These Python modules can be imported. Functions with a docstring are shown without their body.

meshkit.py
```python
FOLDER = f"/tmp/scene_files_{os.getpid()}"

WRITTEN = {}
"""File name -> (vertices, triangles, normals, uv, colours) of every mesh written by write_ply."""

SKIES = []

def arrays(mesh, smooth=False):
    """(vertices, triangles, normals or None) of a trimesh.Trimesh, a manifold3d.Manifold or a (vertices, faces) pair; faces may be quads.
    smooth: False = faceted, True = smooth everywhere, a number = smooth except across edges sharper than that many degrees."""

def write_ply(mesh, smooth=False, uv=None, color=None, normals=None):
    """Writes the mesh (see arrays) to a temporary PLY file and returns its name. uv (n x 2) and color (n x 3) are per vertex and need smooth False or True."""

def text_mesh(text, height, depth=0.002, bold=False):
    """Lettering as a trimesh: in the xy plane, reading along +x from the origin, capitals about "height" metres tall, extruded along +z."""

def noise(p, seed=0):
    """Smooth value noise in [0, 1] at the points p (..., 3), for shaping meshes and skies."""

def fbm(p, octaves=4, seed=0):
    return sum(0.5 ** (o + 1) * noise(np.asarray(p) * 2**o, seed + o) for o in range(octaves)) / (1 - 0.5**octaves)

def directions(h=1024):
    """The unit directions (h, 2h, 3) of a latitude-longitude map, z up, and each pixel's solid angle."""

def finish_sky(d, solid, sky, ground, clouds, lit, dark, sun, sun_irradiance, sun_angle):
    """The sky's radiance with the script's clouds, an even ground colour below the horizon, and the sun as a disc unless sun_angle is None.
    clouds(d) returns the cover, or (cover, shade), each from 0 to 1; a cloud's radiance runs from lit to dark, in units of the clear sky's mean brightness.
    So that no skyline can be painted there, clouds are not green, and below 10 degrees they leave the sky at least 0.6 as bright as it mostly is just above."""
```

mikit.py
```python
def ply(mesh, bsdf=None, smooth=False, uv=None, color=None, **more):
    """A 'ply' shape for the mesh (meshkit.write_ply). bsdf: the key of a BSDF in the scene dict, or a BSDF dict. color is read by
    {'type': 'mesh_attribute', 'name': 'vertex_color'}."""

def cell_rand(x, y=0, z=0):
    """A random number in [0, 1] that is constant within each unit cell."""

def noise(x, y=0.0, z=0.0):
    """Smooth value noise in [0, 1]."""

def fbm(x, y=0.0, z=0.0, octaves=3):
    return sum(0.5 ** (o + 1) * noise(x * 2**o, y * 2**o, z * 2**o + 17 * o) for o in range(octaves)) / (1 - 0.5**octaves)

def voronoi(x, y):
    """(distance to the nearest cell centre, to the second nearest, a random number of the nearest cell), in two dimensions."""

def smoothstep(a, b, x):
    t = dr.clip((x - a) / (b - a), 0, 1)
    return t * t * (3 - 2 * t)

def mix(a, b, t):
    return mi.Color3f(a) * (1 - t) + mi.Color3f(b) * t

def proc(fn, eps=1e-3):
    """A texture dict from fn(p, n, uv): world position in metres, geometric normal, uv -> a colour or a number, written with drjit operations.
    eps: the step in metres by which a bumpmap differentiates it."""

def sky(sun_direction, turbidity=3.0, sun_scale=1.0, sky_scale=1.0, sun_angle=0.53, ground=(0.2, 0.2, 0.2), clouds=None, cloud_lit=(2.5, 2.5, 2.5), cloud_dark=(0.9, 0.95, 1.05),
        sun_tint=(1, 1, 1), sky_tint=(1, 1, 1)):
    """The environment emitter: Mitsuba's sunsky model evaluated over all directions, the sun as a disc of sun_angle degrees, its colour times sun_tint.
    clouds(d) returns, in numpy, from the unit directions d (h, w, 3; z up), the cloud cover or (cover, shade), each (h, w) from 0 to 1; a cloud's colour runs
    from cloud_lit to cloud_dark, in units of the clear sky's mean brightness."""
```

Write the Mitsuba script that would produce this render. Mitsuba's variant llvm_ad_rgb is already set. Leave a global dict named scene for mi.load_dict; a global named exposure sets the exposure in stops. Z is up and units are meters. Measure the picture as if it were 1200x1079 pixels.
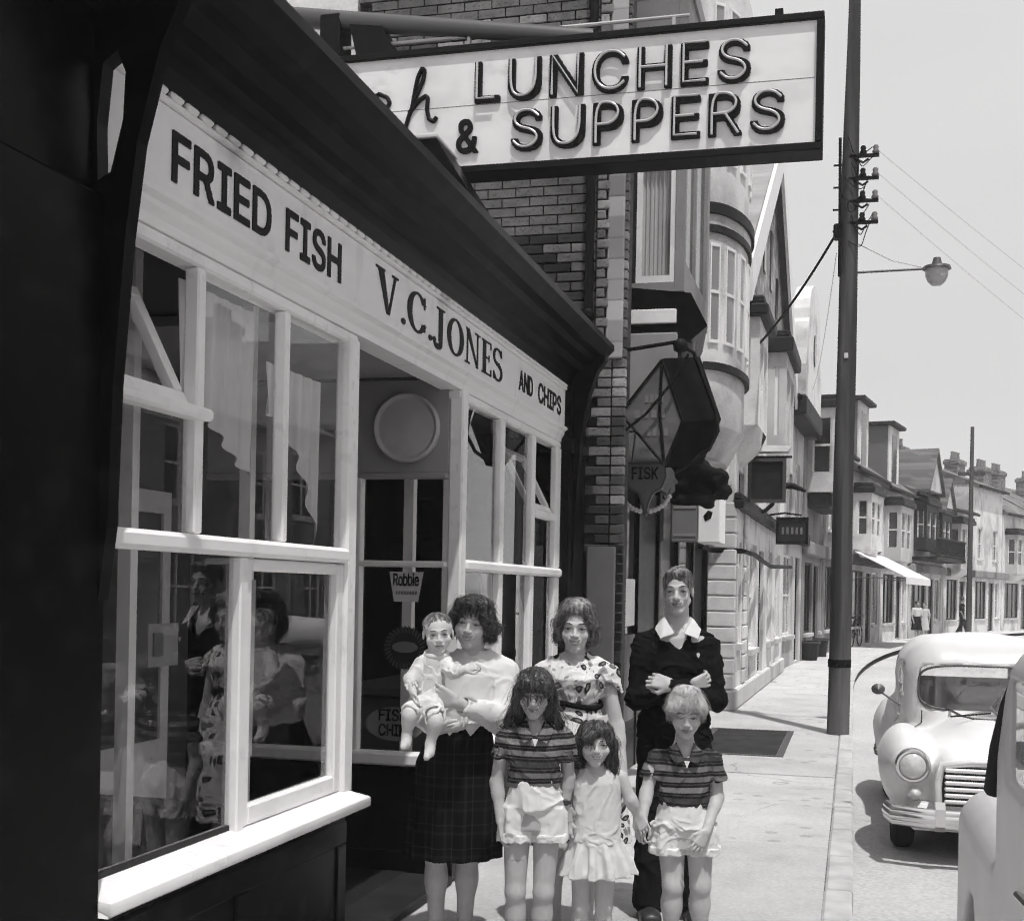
import math, random
import numpy as np, trimesh, mitsuba as mi, drjit as dr
import manifold3d as m3
from shapely.geometry import Polygon, Point, LineString, box as sbox
from shapely import affinity
from shapely.ops import unary_union
import mikit, meshkit
from mikit import proc, noise, fbm, voronoi, smoothstep, cell_rand

T = mi.ScalarTransform4f
rng = np.random.default_rng(7)
scene, labels = {}, {}

# ------------------------------------------------------------------ camera, sky, exposure
YAW, ROLL, EYE = math.radians(14.3), math.radians(1.1), np.array([2.1, 0.0, 1.6])
FW = np.array([-math.sin(YAW), math.cos(YAW), 0.0])
RT = np.array([math.cos(YAW), math.sin(YAW), 0.0])
UP = np.array([0, 0, 1.0]) * math.cos(ROLL) - RT * math.sin(ROLL)
scene['camera'] = {'type': 'perspective', 'fov': math.degrees(2 * math.atan(600 / 1450)), 'fov_axis': 'x',
                   'principal_point_offset_x': -30 / 1200, 'principal_point_offset_y': -152.5 / 1079,
                   'near_clip': 0.05, 'far_clip': 900.0,
                   'to_world': T().look_at(origin=EYE.tolist(), target=(EYE + FW).tolist(), up=UP.tolist())}
SUN = np.array([0.20, -0.34, 0.92])


def veil(d):
    return np.ones(d.shape[:2]), 0.12 + 0.5 * meshkit.fbm(d * [2.2, 2.2, 5.0], 4, 3) * np.clip(1.2 - d[..., 2], 0, 1)


scene['sky'] = mikit.sky(SUN.tolist(), turbidity=4, sun_scale=0.88, sun_angle=0.7, clouds=veil, ground=(.16, .16, .16),
                         cloud_lit=(2.72, 2.70, 2.69), cloud_dark=(1.8, 1.79, 1.8), sun_tint=(0.85, 1.0, 1.27))
exposure = 1.42


# ------------------------------------------------------------------ scene helpers
def fresh(key):
    if key not in scene and key not in labels:
        return key
    n = 1
    while f'{key}_{n:03d}' in scene or f'{key}_{n:03d}' in labels:
        n += 1
    return f'{key}_{n:03d}'


def thing(name, label, cat, group=None, kind=None):
    k = fresh(name)
    labels[k] = {'label': label, 'category': cat}
    if group: labels[k]['group'] = group
    if kind: labels[k]['kind'] = kind
    return k


def put(parent, name, mesh, bsdf, smooth=False, label=None, kind=None, **kw):
    k = fresh(f'{parent}__{name}' if parent else name)
    if isinstance(mesh, list): mesh = trimesh.util.concatenate([m for m in mesh])
    if isinstance(mesh, str):
        scene[k] = {'type': 'ply', 'filename': mesh, 'face_normals': True, 'bsdf': {'type': 'ref', 'id': bsdf}, **kw}
    else:
        scene[k] = mikit.ply(mesh, bsdf, smooth, **kw)
    if label or kind:
        labels[k] = {}
        if label: labels[k]['label'] = label
        if kind: labels[k]['kind'] = kind
    return k


def solo(name, label, cat, mesh, bsdf, smooth=False, group=None, kind=None):
    k = thing(name, label, cat, group, kind)
    if isinstance(mesh, list): mesh = trimesh.util.concatenate(mesh)
    scene[k] = mikit.ply(mesh, bsdf, smooth)
    return k


def struct(name, mesh, bsdf, smooth=False, label=None):
    if isinstance(mesh, list): mesh = trimesh.util.concatenate(mesh)
    scene[name] = mikit.ply(mesh, bsdf, smooth)
    labels[name] = {'kind': 'structure', 'label': label or name.replace('_', ' '), 'category': name.split('_')[-1]}
    return name


# ------------------------------------------------------------------ mesh helpers
def box(x0, x1, y0, y1, z0, z1, bev=0.0):
    x0, x1 = sorted((x0, x1)); y0, y1 = sorted((y0, y1)); z0, z1 = sorted((z0, z1))
    if bev <= 0:
        m = trimesh.creation.box(extents=[x1 - x0, y1 - y0, z1 - z0])
        m.apply_translation([(x0 + x1) / 2, (y0 + y1) / 2, (z0 + z1) / 2])
        return m
    b = min(bev, (x1 - x0) / 2.2, (y1 - y0) / 2.2, (z1 - z0) / 2.2)
    p = []
    for x, sx in ((x0, 1), (x1, -1)):
        for y, sy in ((y0, 1), (y1, -1)):
            for z, sz in ((z0, 1), (z1, -1)):
                p += [[x + sx * b, y + sy * b, z], [x + sx * b, y, z + sz * b], [x, y + sy * b, z + sz * b]]
    return trimesh.convex.convex_hull(np.array(p))


def hull(pts):
    return trimesh.convex.convex_hull(np.array(pts, float))


def tube(path, r, n=10, closed=False):
    P = np.array(path, float)
    R = np.broadcast_to(np.asarray(r, float), (len(P),))
    V, F = [], []
    u = None
    for i in range(len(P)):
        a, b = P[max(i - 1, 0)], P[min(i + 1, len(P) - 1)]
        if closed: a, b = P[i - 1], P[(i + 1) % len(P)]
        t = (b - a) / np.linalg.norm(b - a)
        if u is None:
            u = np.cross(t, [0, 0, 1] if abs(t[2]) < .9 else [1, 0, 0])
        u = u - t * (u @ t); u /= np.linalg.norm(u)
        w = np.cross(t, u)
        A = np.arange(n) * 2 * np.pi / n
        V.append(P[i] + R[i] * (np.cos(A)[:, None] * u + np.sin(A)[:, None] * w))
    V = np.vstack(V)
    m = len(P)
    for i in range(m if closed else m - 1):
        j = (i + 1) % m
        for k in range(n):
            q = (k + 1) % n
            F += [[i * n + k, i * n + q, j * n + q], [i * n + k, j * n + q, j * n + k]]
    if not closed:
        V = np.vstack([V, P[0], P[-1]])
        c = len(V) - 2
        for k in range(n):
            q = (k + 1) % n
            F += [[c, q, k], [c + 1, (m - 1) * n + k, (m - 1) * n + q]]
    return trimesh.Trimesh(V, np.array(F), process=False)


def lathe(prof, n=24, at=(0, 0, 0), axis='z', arc=2 * math.pi):
    """prof: list of (r, h)."""
    m = trimesh.creation.revolve(np.array(prof, float), angle=None if arc >= 6.28 else arc, sections=n)
    if axis == 'x': m.apply_transform(np.array([[0, 0, 1, 0], [1, 0, 0, 0], [0, 1, 0, 0], [0, 0, 0, 1.]]))
    if axis == 'y': m.apply_transform(np.array([[0, 1, 0, 0], [0, 0, 1, 0], [1, 0, 0, 0], [0, 0, 0, 1.]]))
    m.apply_translation(at)
    return m


PLANE = {  # 2-D shape (a, b) extruded along c -> world axes
    'xz_y': np.array([[1, 0, 0, 0], [0, 0, -1, 0], [0, 1, 0, 0], [0, 0, 0, 1.]]),   # a=x b=z, extruded to -y
    'yz_x': np.array([[0, 0, 1, 0], [1, 0, 0, 0], [0, 1, 0, 0], [0, 0, 0, 1.]]),    # a=y b=z, extruded to +x
    'xy_z': np.eye(4)}


def prism(shape, plane, depth, off=0.0):
    """Extrudes a shapely shape (or point list); off = the position of its starting face along the world axis."""
    if not hasattr(shape, 'geom_type'): shape = Polygon(shape)
    gs = [g for g in getattr(shape, 'geoms', [shape]) if g.area > 0]
    m = trimesh.util.concatenate([trimesh.creation.extrude_polygon(g, depth, engine='earcut') for g in gs])
    m.apply_transform(PLANE[plane])
    m.apply_translation({'xz_y': [0, off, 0], 'yz_x': [off, 0, 0], 'xy_z': [0, 0, off]}[plane])
    return m


def placed(m, M):
    m = m.copy(); m.apply_transform(M); return m


def man(m):
    return m3.Manifold(m3.Mesh(np.asarray(m.vertices, np.float32), np.asarray(m.faces, np.uint32)))


def cut(a, bs):
    r = man(a)
    for b in bs: r = r - man(b)
    q = r.to_mesh()
    return trimesh.Trimesh(q.vert_properties[:, :3], q.tri_verts, process=False)


def jitter_grid(x0, x1, y0, y1, nx, ny, zf):
    X, Y = np.meshgrid(np.linspace(x0, x1, nx), np.linspace(y0, y1, ny), indexing='ij')
    V = np.stack([X, Y, zf(X, Y)], -1).reshape(-1, 3)
    i, j = np.meshgrid(np.arange(nx - 1), np.arange(ny - 1), indexing='ij')
    a = (i * ny + j).ravel()
    return trimesh.Trimesh(V, np.vstack([np.stack([a, a + ny, a + ny + 1], 1), np.stack([a, a + ny + 1, a + 1], 1)]), process=False)


# ------------------------------------------------------------------ soft shapes: a distance field and its surface
def surface_nets(D, lo, h, skip=()):
    s = D < 0
    n = np.array(D.shape) - 1
    c = np.zeros(n, np.int8)
    corners = [(a, b, e) for a in (0, 1) for b in (0, 1) for e in (0, 1)]
    for a, b, e in corners: c += s[a:a + n[0], b:b + n[1], e:e + n[2]]
    mixed = (c > 0) & (c < 8)
    for slo, shi in skip:
        ax = [lo[k] + (np.arange(n[k]) + .5) * h for k in range(3)]
        ins = [(ax[k] > slo[k] + h) & (ax[k] < shi[k] - h) for k in range(3)]
        mixed &= ~(ins[0][:, None, None] & ins[1][None, :, None] & ins[2][None, None, :])
    I = np.argwhere(mixed)
    vid = np.full(n, -1, np.int64)
    vid[tuple(I.T)] = np.arange(len(I))
    vals = np.stack([D[tuple((I + k).T)] for k in corners], 1)
    acc, cnt = np.zeros((len(I), 3)), np.zeros(len(I))
    for p in range(8):
        for q in range(p + 1, 8):
            dd = np.array(corners[q]) - corners[p]
            if np.abs(dd).sum() != 1: continue
            a, b = vals[:, p], vals[:, q]
            on = (a < 0) != (b < 0)
            t = np.where(on, a / np.where(on, a - b, 1), 0)
            acc += on[:, None] * (np.array(corners[p]) + t[:, None] * dd)
            cnt += on
    V = lo + h * (I + acc / cnt[:, None])
    F = []
    for ax in range(3):
        u, w = [(1, 2), (2, 0), (0, 1)][ax]
        sl0, sl1 = [slice(None)] * 3, [slice(None)] * 3
        sl0[ax], sl1[ax] = slice(0, -1), slice(1, None)
        E = np.argwhere(s[tuple(sl0)] != s[tuple(sl1)])
        E = E[(E[:, u] > 0) & (E[:, w] > 0) & (E[:, u] < D.shape[u] - 1) & (E[:, w] < D.shape[w] - 1)]
        du, dw = np.eye(3, dtype=int)[u], np.eye(3, dtype=int)[w]
        q = np.stack([vid[tuple((E - du - dw).T)], vid[tuple((E - dw).T)], vid[tuple(E.T)], vid[tuple((E - du).T)]], 1)
        inside = s[tuple(E.T)]
        q[~inside] = q[~inside][:, ::-1]
        F.append(q[(q >= 0).all(1)])
    F = np.vstack(F)
    return V, np.vstack([F[:, [0, 1, 2]], F[:, [0, 2, 3]]])


class Soft:
    """Smoothly joined round cones, ellipsoids, boxes and lofts."""

    def __init__(self): self.p = []

    def add(self, f, lo, hi, k=.02, sub=False):
        self.p.append((f, np.array(lo, float), np.array(hi, float), k, sub)); return self

    def cap(self, a, b, ra, rb=None, k=.02, sub=False):
        a, b = np.array(a, float), np.array(b, float); rb = ra if rb is None else rb
        ab = b - a; L = max(ab @ ab, 1e-12)

        def f(x, y, z):
            t = np.clip(((x - a[0]) * ab[0] + (y - a[1]) * ab[1] + (z - a[2]) * ab[2]) / L, 0, 1)
            return np.sqrt((x - a[0] - t * ab[0]) ** 2 + (y - a[1] - t * ab[1]) ** 2 + (z - a[2] - t * ab[2]) ** 2) - (ra + t * (rb - ra))
        m = max(ra, rb)
        return self.add(f, np.minimum(a, b) - m, np.maximum(a, b) + m, k, sub)

    def ell(self, c, r, k=.02, sub=False, R=None):
        c, r = np.array(c, float), np.broadcast_to(np.array(r, float), (3,))
        R = np.eye(3) if R is None else np.asarray(R)

        def f(x, y, z):
            d = (x - c[0], y - c[1], z - c[2])
            q = [sum(R[j, i] * d[j] for j in range(3)) for i in range(3)]
            k0 = np.sqrt(sum((q[i] / r[i]) ** 2 for i in range(3)))
            k1 = np.sqrt(sum((q[i] / r[i] ** 2) ** 2 for i in range(3)))
            return k0 * (k0 - 1) / np.maximum(k1, 1e-9)
        m = r.max() if not np.allclose(R, np.eye(3)) else r
        return self.add(f, c - m, c + m, k, sub)

    def box(self, c, half, rad, k=.02, sub=False, R=None):
        c, half = np.array(c, float), np.array(half, float)
        R = np.eye(3) if R is None else np.asarray(R)

        def f(x, y, z):
            d = (x - c[0], y - c[1], z - c[2])
            q = [np.abs(sum(R[j, i] * d[j] for j in range(3))) - (half[i] - rad) for i in range(3)]
            out = np.sqrt(sum(np.maximum(v, 0) ** 2 for v in q))
            return out + np.minimum(np.maximum(q[0], np.maximum(q[1], q[2])), 0) - rad
        m = np.linalg.norm(half) if not np.allclose(R, np.eye(3)) else half
        return self.add(f, c - m, c + m, k, sub)

    def chop(self, e, d, r):
        """Cuts off, within r of e, what lies beyond e along d."""
        e, d = np.array(e, float), np.array(d, float) / np.linalg.norm(d)

        def f(x, y, z):
            q = (x - e[0], y - e[1], z - e[2])
            return np.maximum(-(q[0] * d[0] + q[1] * d[1] + q[2] * d[2]), np.sqrt(q[0] ** 2 + q[1] ** 2 + q[2] ** 2) - r)
        return self.add(f, e - r, e + r, .003, True)

    def cuff(self, a, e, r_in, r_cut):
        """Ends a sleeve that runs from a to e with a flat open edge."""
        a, e = np.array(a, float), np.array(e, float)
        d = (e - a) / np.linalg.norm(e - a)
        self.chop(e, d, r_cut)
        return self.cap(e - d * .035, e + d * .05, r_in, r_in, .003, True)

    def loft(self, prof, k=.02, pleat=None, sub=False, power=2.0):
        """prof rows: z, cx, cy, rx, ry from low to high; pleat(theta, z) is added to the radius in metres."""
        P = np.array(sorted(prof), float)

        def f(x, y, z):
            cx, cy, rx, ry = (np.interp(z, P[:, 0], P[:, i]) for i in (1, 2, 3, 4))
            u, w = (x - cx), (y - cy)
            rr = (np.abs(u / rx) ** power + np.abs(w / ry) ** power) ** (1 / power)
            d = (rr - 1) * np.minimum(rx, ry)
            if pleat is not None: d = d - pleat(np.arctan2(w, u), z + 0 * u)
            return np.maximum(d, np.maximum(P[0, 0] - z, z - P[-1, 0]))
        lo = [(P[:, 1] - P[:, 3]).min() - .03, (P[:, 2] - P[:, 4]).min() - .03, P[0, 0]]
        hi = [(P[:, 1] + P[:, 3]).max() + .03, (P[:, 2] + P[:, 4]).max() + .03, P[-1, 0]]
        return self.add(f, lo, hi, k, sub)

    def eval(self, lo, hi, h, wrinkle=None):
        lo = np.array(lo, float)
        n = np.ceil((np.array(hi) - lo) / h).astype(int) + 1
        D = np.full(n, .5, np.float32)
        ax = [lo[i] + h * np.arange(n[i]) for i in range(3)]
        for f, a, b, k, sub in self.p:
            m = k + 3 * h + .012
            i0 = np.maximum(np.floor((a - m - lo) / h).astype(int), 0)
            i1 = np.minimum(np.ceil((b + m - lo) / h).astype(int) + 1, n)
            if (i1 <= i0).any(): continue
            sl = tuple(slice(i0[j], i1[j]) for j in range(3))
            d = f(ax[0][sl[0]][:, None, None], ax[1][sl[1]][None, :, None], ax[2][sl[2]][None, None, :])
            d = np.broadcast_to(d, D[sl].shape)
            o = D[sl]
            if sub: d, o = d, -o
            t = np.clip(.5 + .5 * (o - d) / k, 0, 1)
            r = o * (1 - t) + d * t - k * t * (1 - t)
            D[sl] = -r if sub else r
        if wrinkle is not None:
            I = np.argwhere(np.abs(D) < 4 * h)
            D[tuple(I.T)] += wrinkle(lo + h * I)
        return D

    def dist(self, P):
        x, y, z = P[:, 0], P[:, 1], P[:, 2]
        D = np.full(len(P), .5)
        for f, a, b, k, sub in self.p:
            d, o = f(x, y, z), D
            if sub: d, o = d, -o
            t = np.clip(.5 + .5 * (o - d) / k, 0, 1)
            r = o * (1 - t) + d * t - k * t * (1 - t)
            D = -r if sub else r
        return D

    def grad(self, P, e=.003):
        g = np.stack([self.dist(P + e * np.eye(3)[i]) - self.dist(P - e * np.eye(3)[i]) for i in range(3)], 1)
        return g / np.maximum(np.linalg.norm(g, axis=1, keepdims=True), 1e-9)

    def mesh(self, h=.006, fine=(), wrinkle=None, pad=.03):
        """fine: (lo, hi, step) regions that get a finer surface of the same field."""
        A = np.array([a for _, a, b, k, s in self.p if not s]).min(0) - pad
        B = np.array([b for _, a, b, k, s in self.p if not s]).max(0) + pad
        V, F = surface_nets(self.eval(A, B, h, wrinkle), A, h, [(l, u) for l, u, _ in fine])
        Vs, Fs, at = [V], [F], len(V)
        for l, u, hh in fine:
            v, f = surface_nets(self.eval(l, u, hh, wrinkle), np.array(l, float), hh)
            Vs.append(v); Fs.append(f + at); at += len(v)
        return trimesh.Trimesh(np.vstack(Vs), np.vstack(Fs), process=False)


def rot(yaw=0, pitch=0, roll=0):
    """yaw about z, pitch about x (positive looks down for a face towards -y), roll about y; degrees."""
    a, b, c = np.radians([yaw, pitch, roll])
    Z = np.array([[np.cos(a), -np.sin(a), 0], [np.sin(a), np.cos(a), 0], [0, 0, 1]])
    X = np.array([[1, 0, 0], [0, np.cos(b), -np.sin(b)], [0, np.sin(b), np.cos(b)]])
    Y = np.array([[np.cos(c), 0, np.sin(c)], [0, 1, 0], [-np.sin(c), 0, np.cos(c)]])
    return Z @ X @ Y


# ------------------------------------------------------------------ materials (everything is grey: a black-and-white world)
def tone(v):
    return (v * 1.012, v * .994, v)


def grey(fn):
    """colour texture from a grey-valued function"""
    def g(p, n, uv):
        v = mi.Float(fn(p, n, uv))
        return mi.Color3f(v * 1.012, v * .994, v)
    return proc(g)


def mat(name, base, rough=.6, spec=.4, metal=0.0, coat=0.0, bump=None, scale=.002, sheen=0.0):
    b = {'type': 'principled', 'base_color': base if isinstance(base, dict) else {'type': 'rgb', 'value': tone(base)},
         'roughness': rough, 'specular': spec, 'metallic': metal}
    if coat: b['clearcoat'] = coat; b['clearcoat_gloss'] = .9
    if sheen: b['sheen'] = sheen
    if bump is not None:
        b = {'type': 'bumpmap', 'arbitrary': proc(bump, 2e-3), 'scale': scale, 'bsdf': b}
    scene[name] = {'type': 'twosided', 'bsdf': b}


mat('black_paint', grey(lambda p, n, uv: .003 + .005 * smoothstep(.5, .8, fbm(p.x * 9, p.y * 9, p.z * 9))), .30, .07)
mat('disc_paint', grey(lambda p, n, uv: .52 - .16 * fbm(p.x * 7, p.z * 7, 2)), .5, .3)
mat('dark_paint', grey(lambda p, n, uv: .014 + .02 * fbm(p.x * 6, p.y * 6, p.z * 3)), .5, .12)
mat('white_paint', grey(lambda p, n, uv: .80 - .10 * smoothstep(.45, .85, fbm(p.x * 5, p.y * 5, p.z * 3)) - .10 * smoothstep(.56, .78, fbm(p.x * 34, p.y * 34, p.z * 20)) * smoothstep(.35, .7, noise(p.x * 4, p.y * 4, p.z * 3))), .38, .45)
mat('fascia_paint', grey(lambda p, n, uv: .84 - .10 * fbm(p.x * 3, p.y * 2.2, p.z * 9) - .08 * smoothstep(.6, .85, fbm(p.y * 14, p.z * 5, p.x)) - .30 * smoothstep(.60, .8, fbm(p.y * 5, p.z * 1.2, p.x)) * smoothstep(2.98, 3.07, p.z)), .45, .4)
mat('grey_board', grey(lambda p, n, uv: .34 - .10 * fbm(p.x * 4, p.y * 4, p.z * 4)), .6, .3)
mat('letter_black', .006, .5, .12)
mat('faded_face', grey(lambda p, n, uv: .06 + .10 * fbm(p.x * 7, p.y * 7, p.z * 9)), .7, .2)
mat('letter_grey', .16, .5, .4)
mat('sign_white', grey(lambda p, n, uv: .78 - .16 * smoothstep(.40, .85, fbm(p.x * 2.6, p.z * 4, p.y, 4)) - .16 * smoothstep(.5, .8, fbm(p.x * 9, p.z * 13, 3, 4)) * smoothstep(.4, .7, noise(p.x * 1.7, p.z * 2, 8))), .5, .3)
mat('tube_glass', .5, .25, .5)
scene['window_glass'] = {'type': 'thindielectric', 'int_ior': 1.42}
mat('house_glass', grey(lambda p, n, uv: .02 + .05 * smoothstep(.4, .7, noise(p.x * 1.3, p.y * 1.3, p.z * 1.1))), .07, .6)
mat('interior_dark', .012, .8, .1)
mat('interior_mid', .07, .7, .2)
mat('net_curtain', grey(lambda p, n, uv: .62 - .22 * noise((p.x + p.y) * 26, p.z * .6)), .9, .1)
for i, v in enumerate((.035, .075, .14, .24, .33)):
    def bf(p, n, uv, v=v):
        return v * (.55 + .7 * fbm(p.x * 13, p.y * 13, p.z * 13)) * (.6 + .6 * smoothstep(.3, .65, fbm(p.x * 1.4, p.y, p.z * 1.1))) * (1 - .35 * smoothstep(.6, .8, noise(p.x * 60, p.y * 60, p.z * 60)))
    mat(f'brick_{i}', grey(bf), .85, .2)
mat('mortar', grey(lambda p, n, uv:   .035 + .06 * fbm(p.x * 25, p.y * 25, p.z * 25)), .95, .1)
mat('soot_mortar', .05, .95, .1)
for i, v in enumerate((.43, .46, .41)):
    def cf(p, n, uv, v=v):
        return v * (.80 + .26 * fbm(p.x * 2.1, p.y * 2.1, 1.0)) * (.9 + .16 * noise(p.x * 70, p.y * 70, 2)) - .05 * smoothstep(.6, .9, noise(p.x * 5.3, p.y * 5.3, 9)) * noise(p.x * 2, p.y * 2, 4)
    def cg(p, n, uv, cf=cf):
        a, b, w = voronoi(p.x * .55 + .5 * fbm(p.x * 2, p.y * 2, 1), p.y * .42 + .5 * fbm(p.x * 2, p.y * 2, 7))
        crack = smoothstep(.022, .006, b - a) * smoothstep(.62, .75, noise(p.x * .8, p.y * .8, 3))
        spot = smoothstep(.17, .10, voronoi(p.x * 3.1, p.y * 3.1)[0]) * smoothstep(.62, .75, noise(p.x * 1.3, p.y * 1.3, 5))
        return cf(p, n, uv) * (1 - .28 * crack) * (1 - .25 * spot)
    mat(f'paving_{i}', grey(cg), .9, .15)
mat('kerb_stone', grey(lambda p, n, uv: .42 * (.75 + .4 * fbm(p.x * 8, p.y * 8, p.z * 8))), .85, .2)
mat('joint_dirt', .13, .95, .1)
mat('asphalt', grey(lambda p, n, uv: .40 * (.82 + .3 * fbm(p.x * 1.2, p.y * .7, 1)) * (.86 + .26 * noise(p.x * 55, p.y * 55, 2))), .9, .2)
mat('ground_mat', grey(lambda p, n, uv: .25 + .1 * fbm(p.x * .5, p.y * .5, 1)), .95, .1)
mat('stucco_white', grey(lambda p, n, uv: .74 - .26 * smoothstep(.42, .8, fbm(p.x * 1.1 + p.y * 1.1, p.y * .5, p.z * .9)) - .16 * smoothstep(.5, .82, fbm(p.x * 4, p.y * 4, p.z * 2.6)) - .10 * noise(p.x * 40, p.y * 40, p.z * 40)), .85, .2)
mat('stucco_cream', grey(lambda p, n, uv: .56 - .2 * smoothstep(.4, .8, fbm(p.x * 1.4, p.y * 1.4, p.z * .8)) - .08 * fbm(p.x * 9, p.y * 9, p.z * 5)), .85, .2)
mat('stucco_grey', grey(lambda p, n, uv: .28 - .12 * smoothstep(.4, .8, fbm(p.x * 1.3, p.y * 1.3, p.z * .7)) - .06 * fbm(p.x * 9, p.y * 9, p.z * 5)), .85, .2)


def courses(p, n, uv):
    a = p.x + p.y
    r = p.z / .076
    off = .5 * (dr.floor(r) - 2 * dr.floor(r / 2))
    b = a / .23 + off
    e = dr.minimum(r - dr.floor(r), (b - dr.floor(b)) * 3)
    return (.10 + .16 * cell_rand(dr.floor(b), dr.floor(r))) * (.7 + .4 * fbm(p.x * 2, p.y * 2, p.z * 2)) + .12 * (1 - smoothstep(.06, .16, e))


mat('far_brick', grey(courses), .9, .15)


def slates(p, n, uv):
    a = p.x * .7 + p.y
    r = p.z / .16
    b = a / .28 + .5 * (dr.floor(r) - 2 * dr.floor(r / 2))
    return (.09 + .09 * cell_rand(dr.floor(b), dr.floor(r))) * (.7 + .5 * fbm(p.x * .8, p.y * .8, p.z * .8)) * (.65 + .35 * smoothstep(.0, .14, r - dr.floor(r)))


mat('slate', grey(slates), .7, .3)
mat('tile_hung', grey(lambda p, n, uv: slates(p, n, uv) * 2.4), .8, .2)
mat('tile_pale', grey(lambda p, n, uv: .40 - .16 * fbm(p.x * 2, p.y * 2, p.z * 5) - .06 * cell_rand(dr.floor(p.y / .3), dr.floor(p.z / .14))), .8, .2)
mat('pale_glass', grey(lambda p, n, uv: .16 + .22 * noise(p.x * 3, p.y * 9, p.z * .6)), .12, .5)
mat('van_paint', grey(lambda p, n, uv: .50 - .12 * fbm(p.x * 3, p.y * 3, p.z * 3)), .35, .5, 0, .4)
mat('lead', .14, .55, .4)
mat('iron_black', .007, .5, .12)
mat('iron_grey', .10, .4, .5, .4)
mat('pole_wood', grey(lambda p, n, uv: .045 + .08 * fbm(p.x * 30, p.y * 30, p.z * 1.3) * smoothstep(.3, .75, noise(p.x * 14, p.y * 14, p.z * .5)) + .05 * smoothstep(1.3, .2, p.z)), .85, .2, bump=lambda p, n, uv: fbm(p.x * 60, p.y * 60, p.z * 2), scale=.004)
mat('porcelain', .6, .2, .5)
mat('lamp_bowl', .5, .3, .5)
mat('canvas_white', grey(lambda p, n, uv: .82 - .1 * fbm(p.x * 3, p.y * 3, p.z * 3)), .9, .1)
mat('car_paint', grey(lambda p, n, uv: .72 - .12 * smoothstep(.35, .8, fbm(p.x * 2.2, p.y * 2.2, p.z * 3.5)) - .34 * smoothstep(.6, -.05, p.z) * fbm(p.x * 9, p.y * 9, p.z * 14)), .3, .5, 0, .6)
mat('chrome', .78, .16, .5, .95)
mat('rubber', .02, .7, .2)
mat('car_glass_frame', .03, .4, .4)
scene['car_glass'] = {'type': 'thindielectric', 'int_ior': 1.5}
mat('headlamp_glass', .62, .12, .7, .2)
mat('lining', .55, .8, .1)
mat('seat_cloth', .45, .8, .2)
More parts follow.
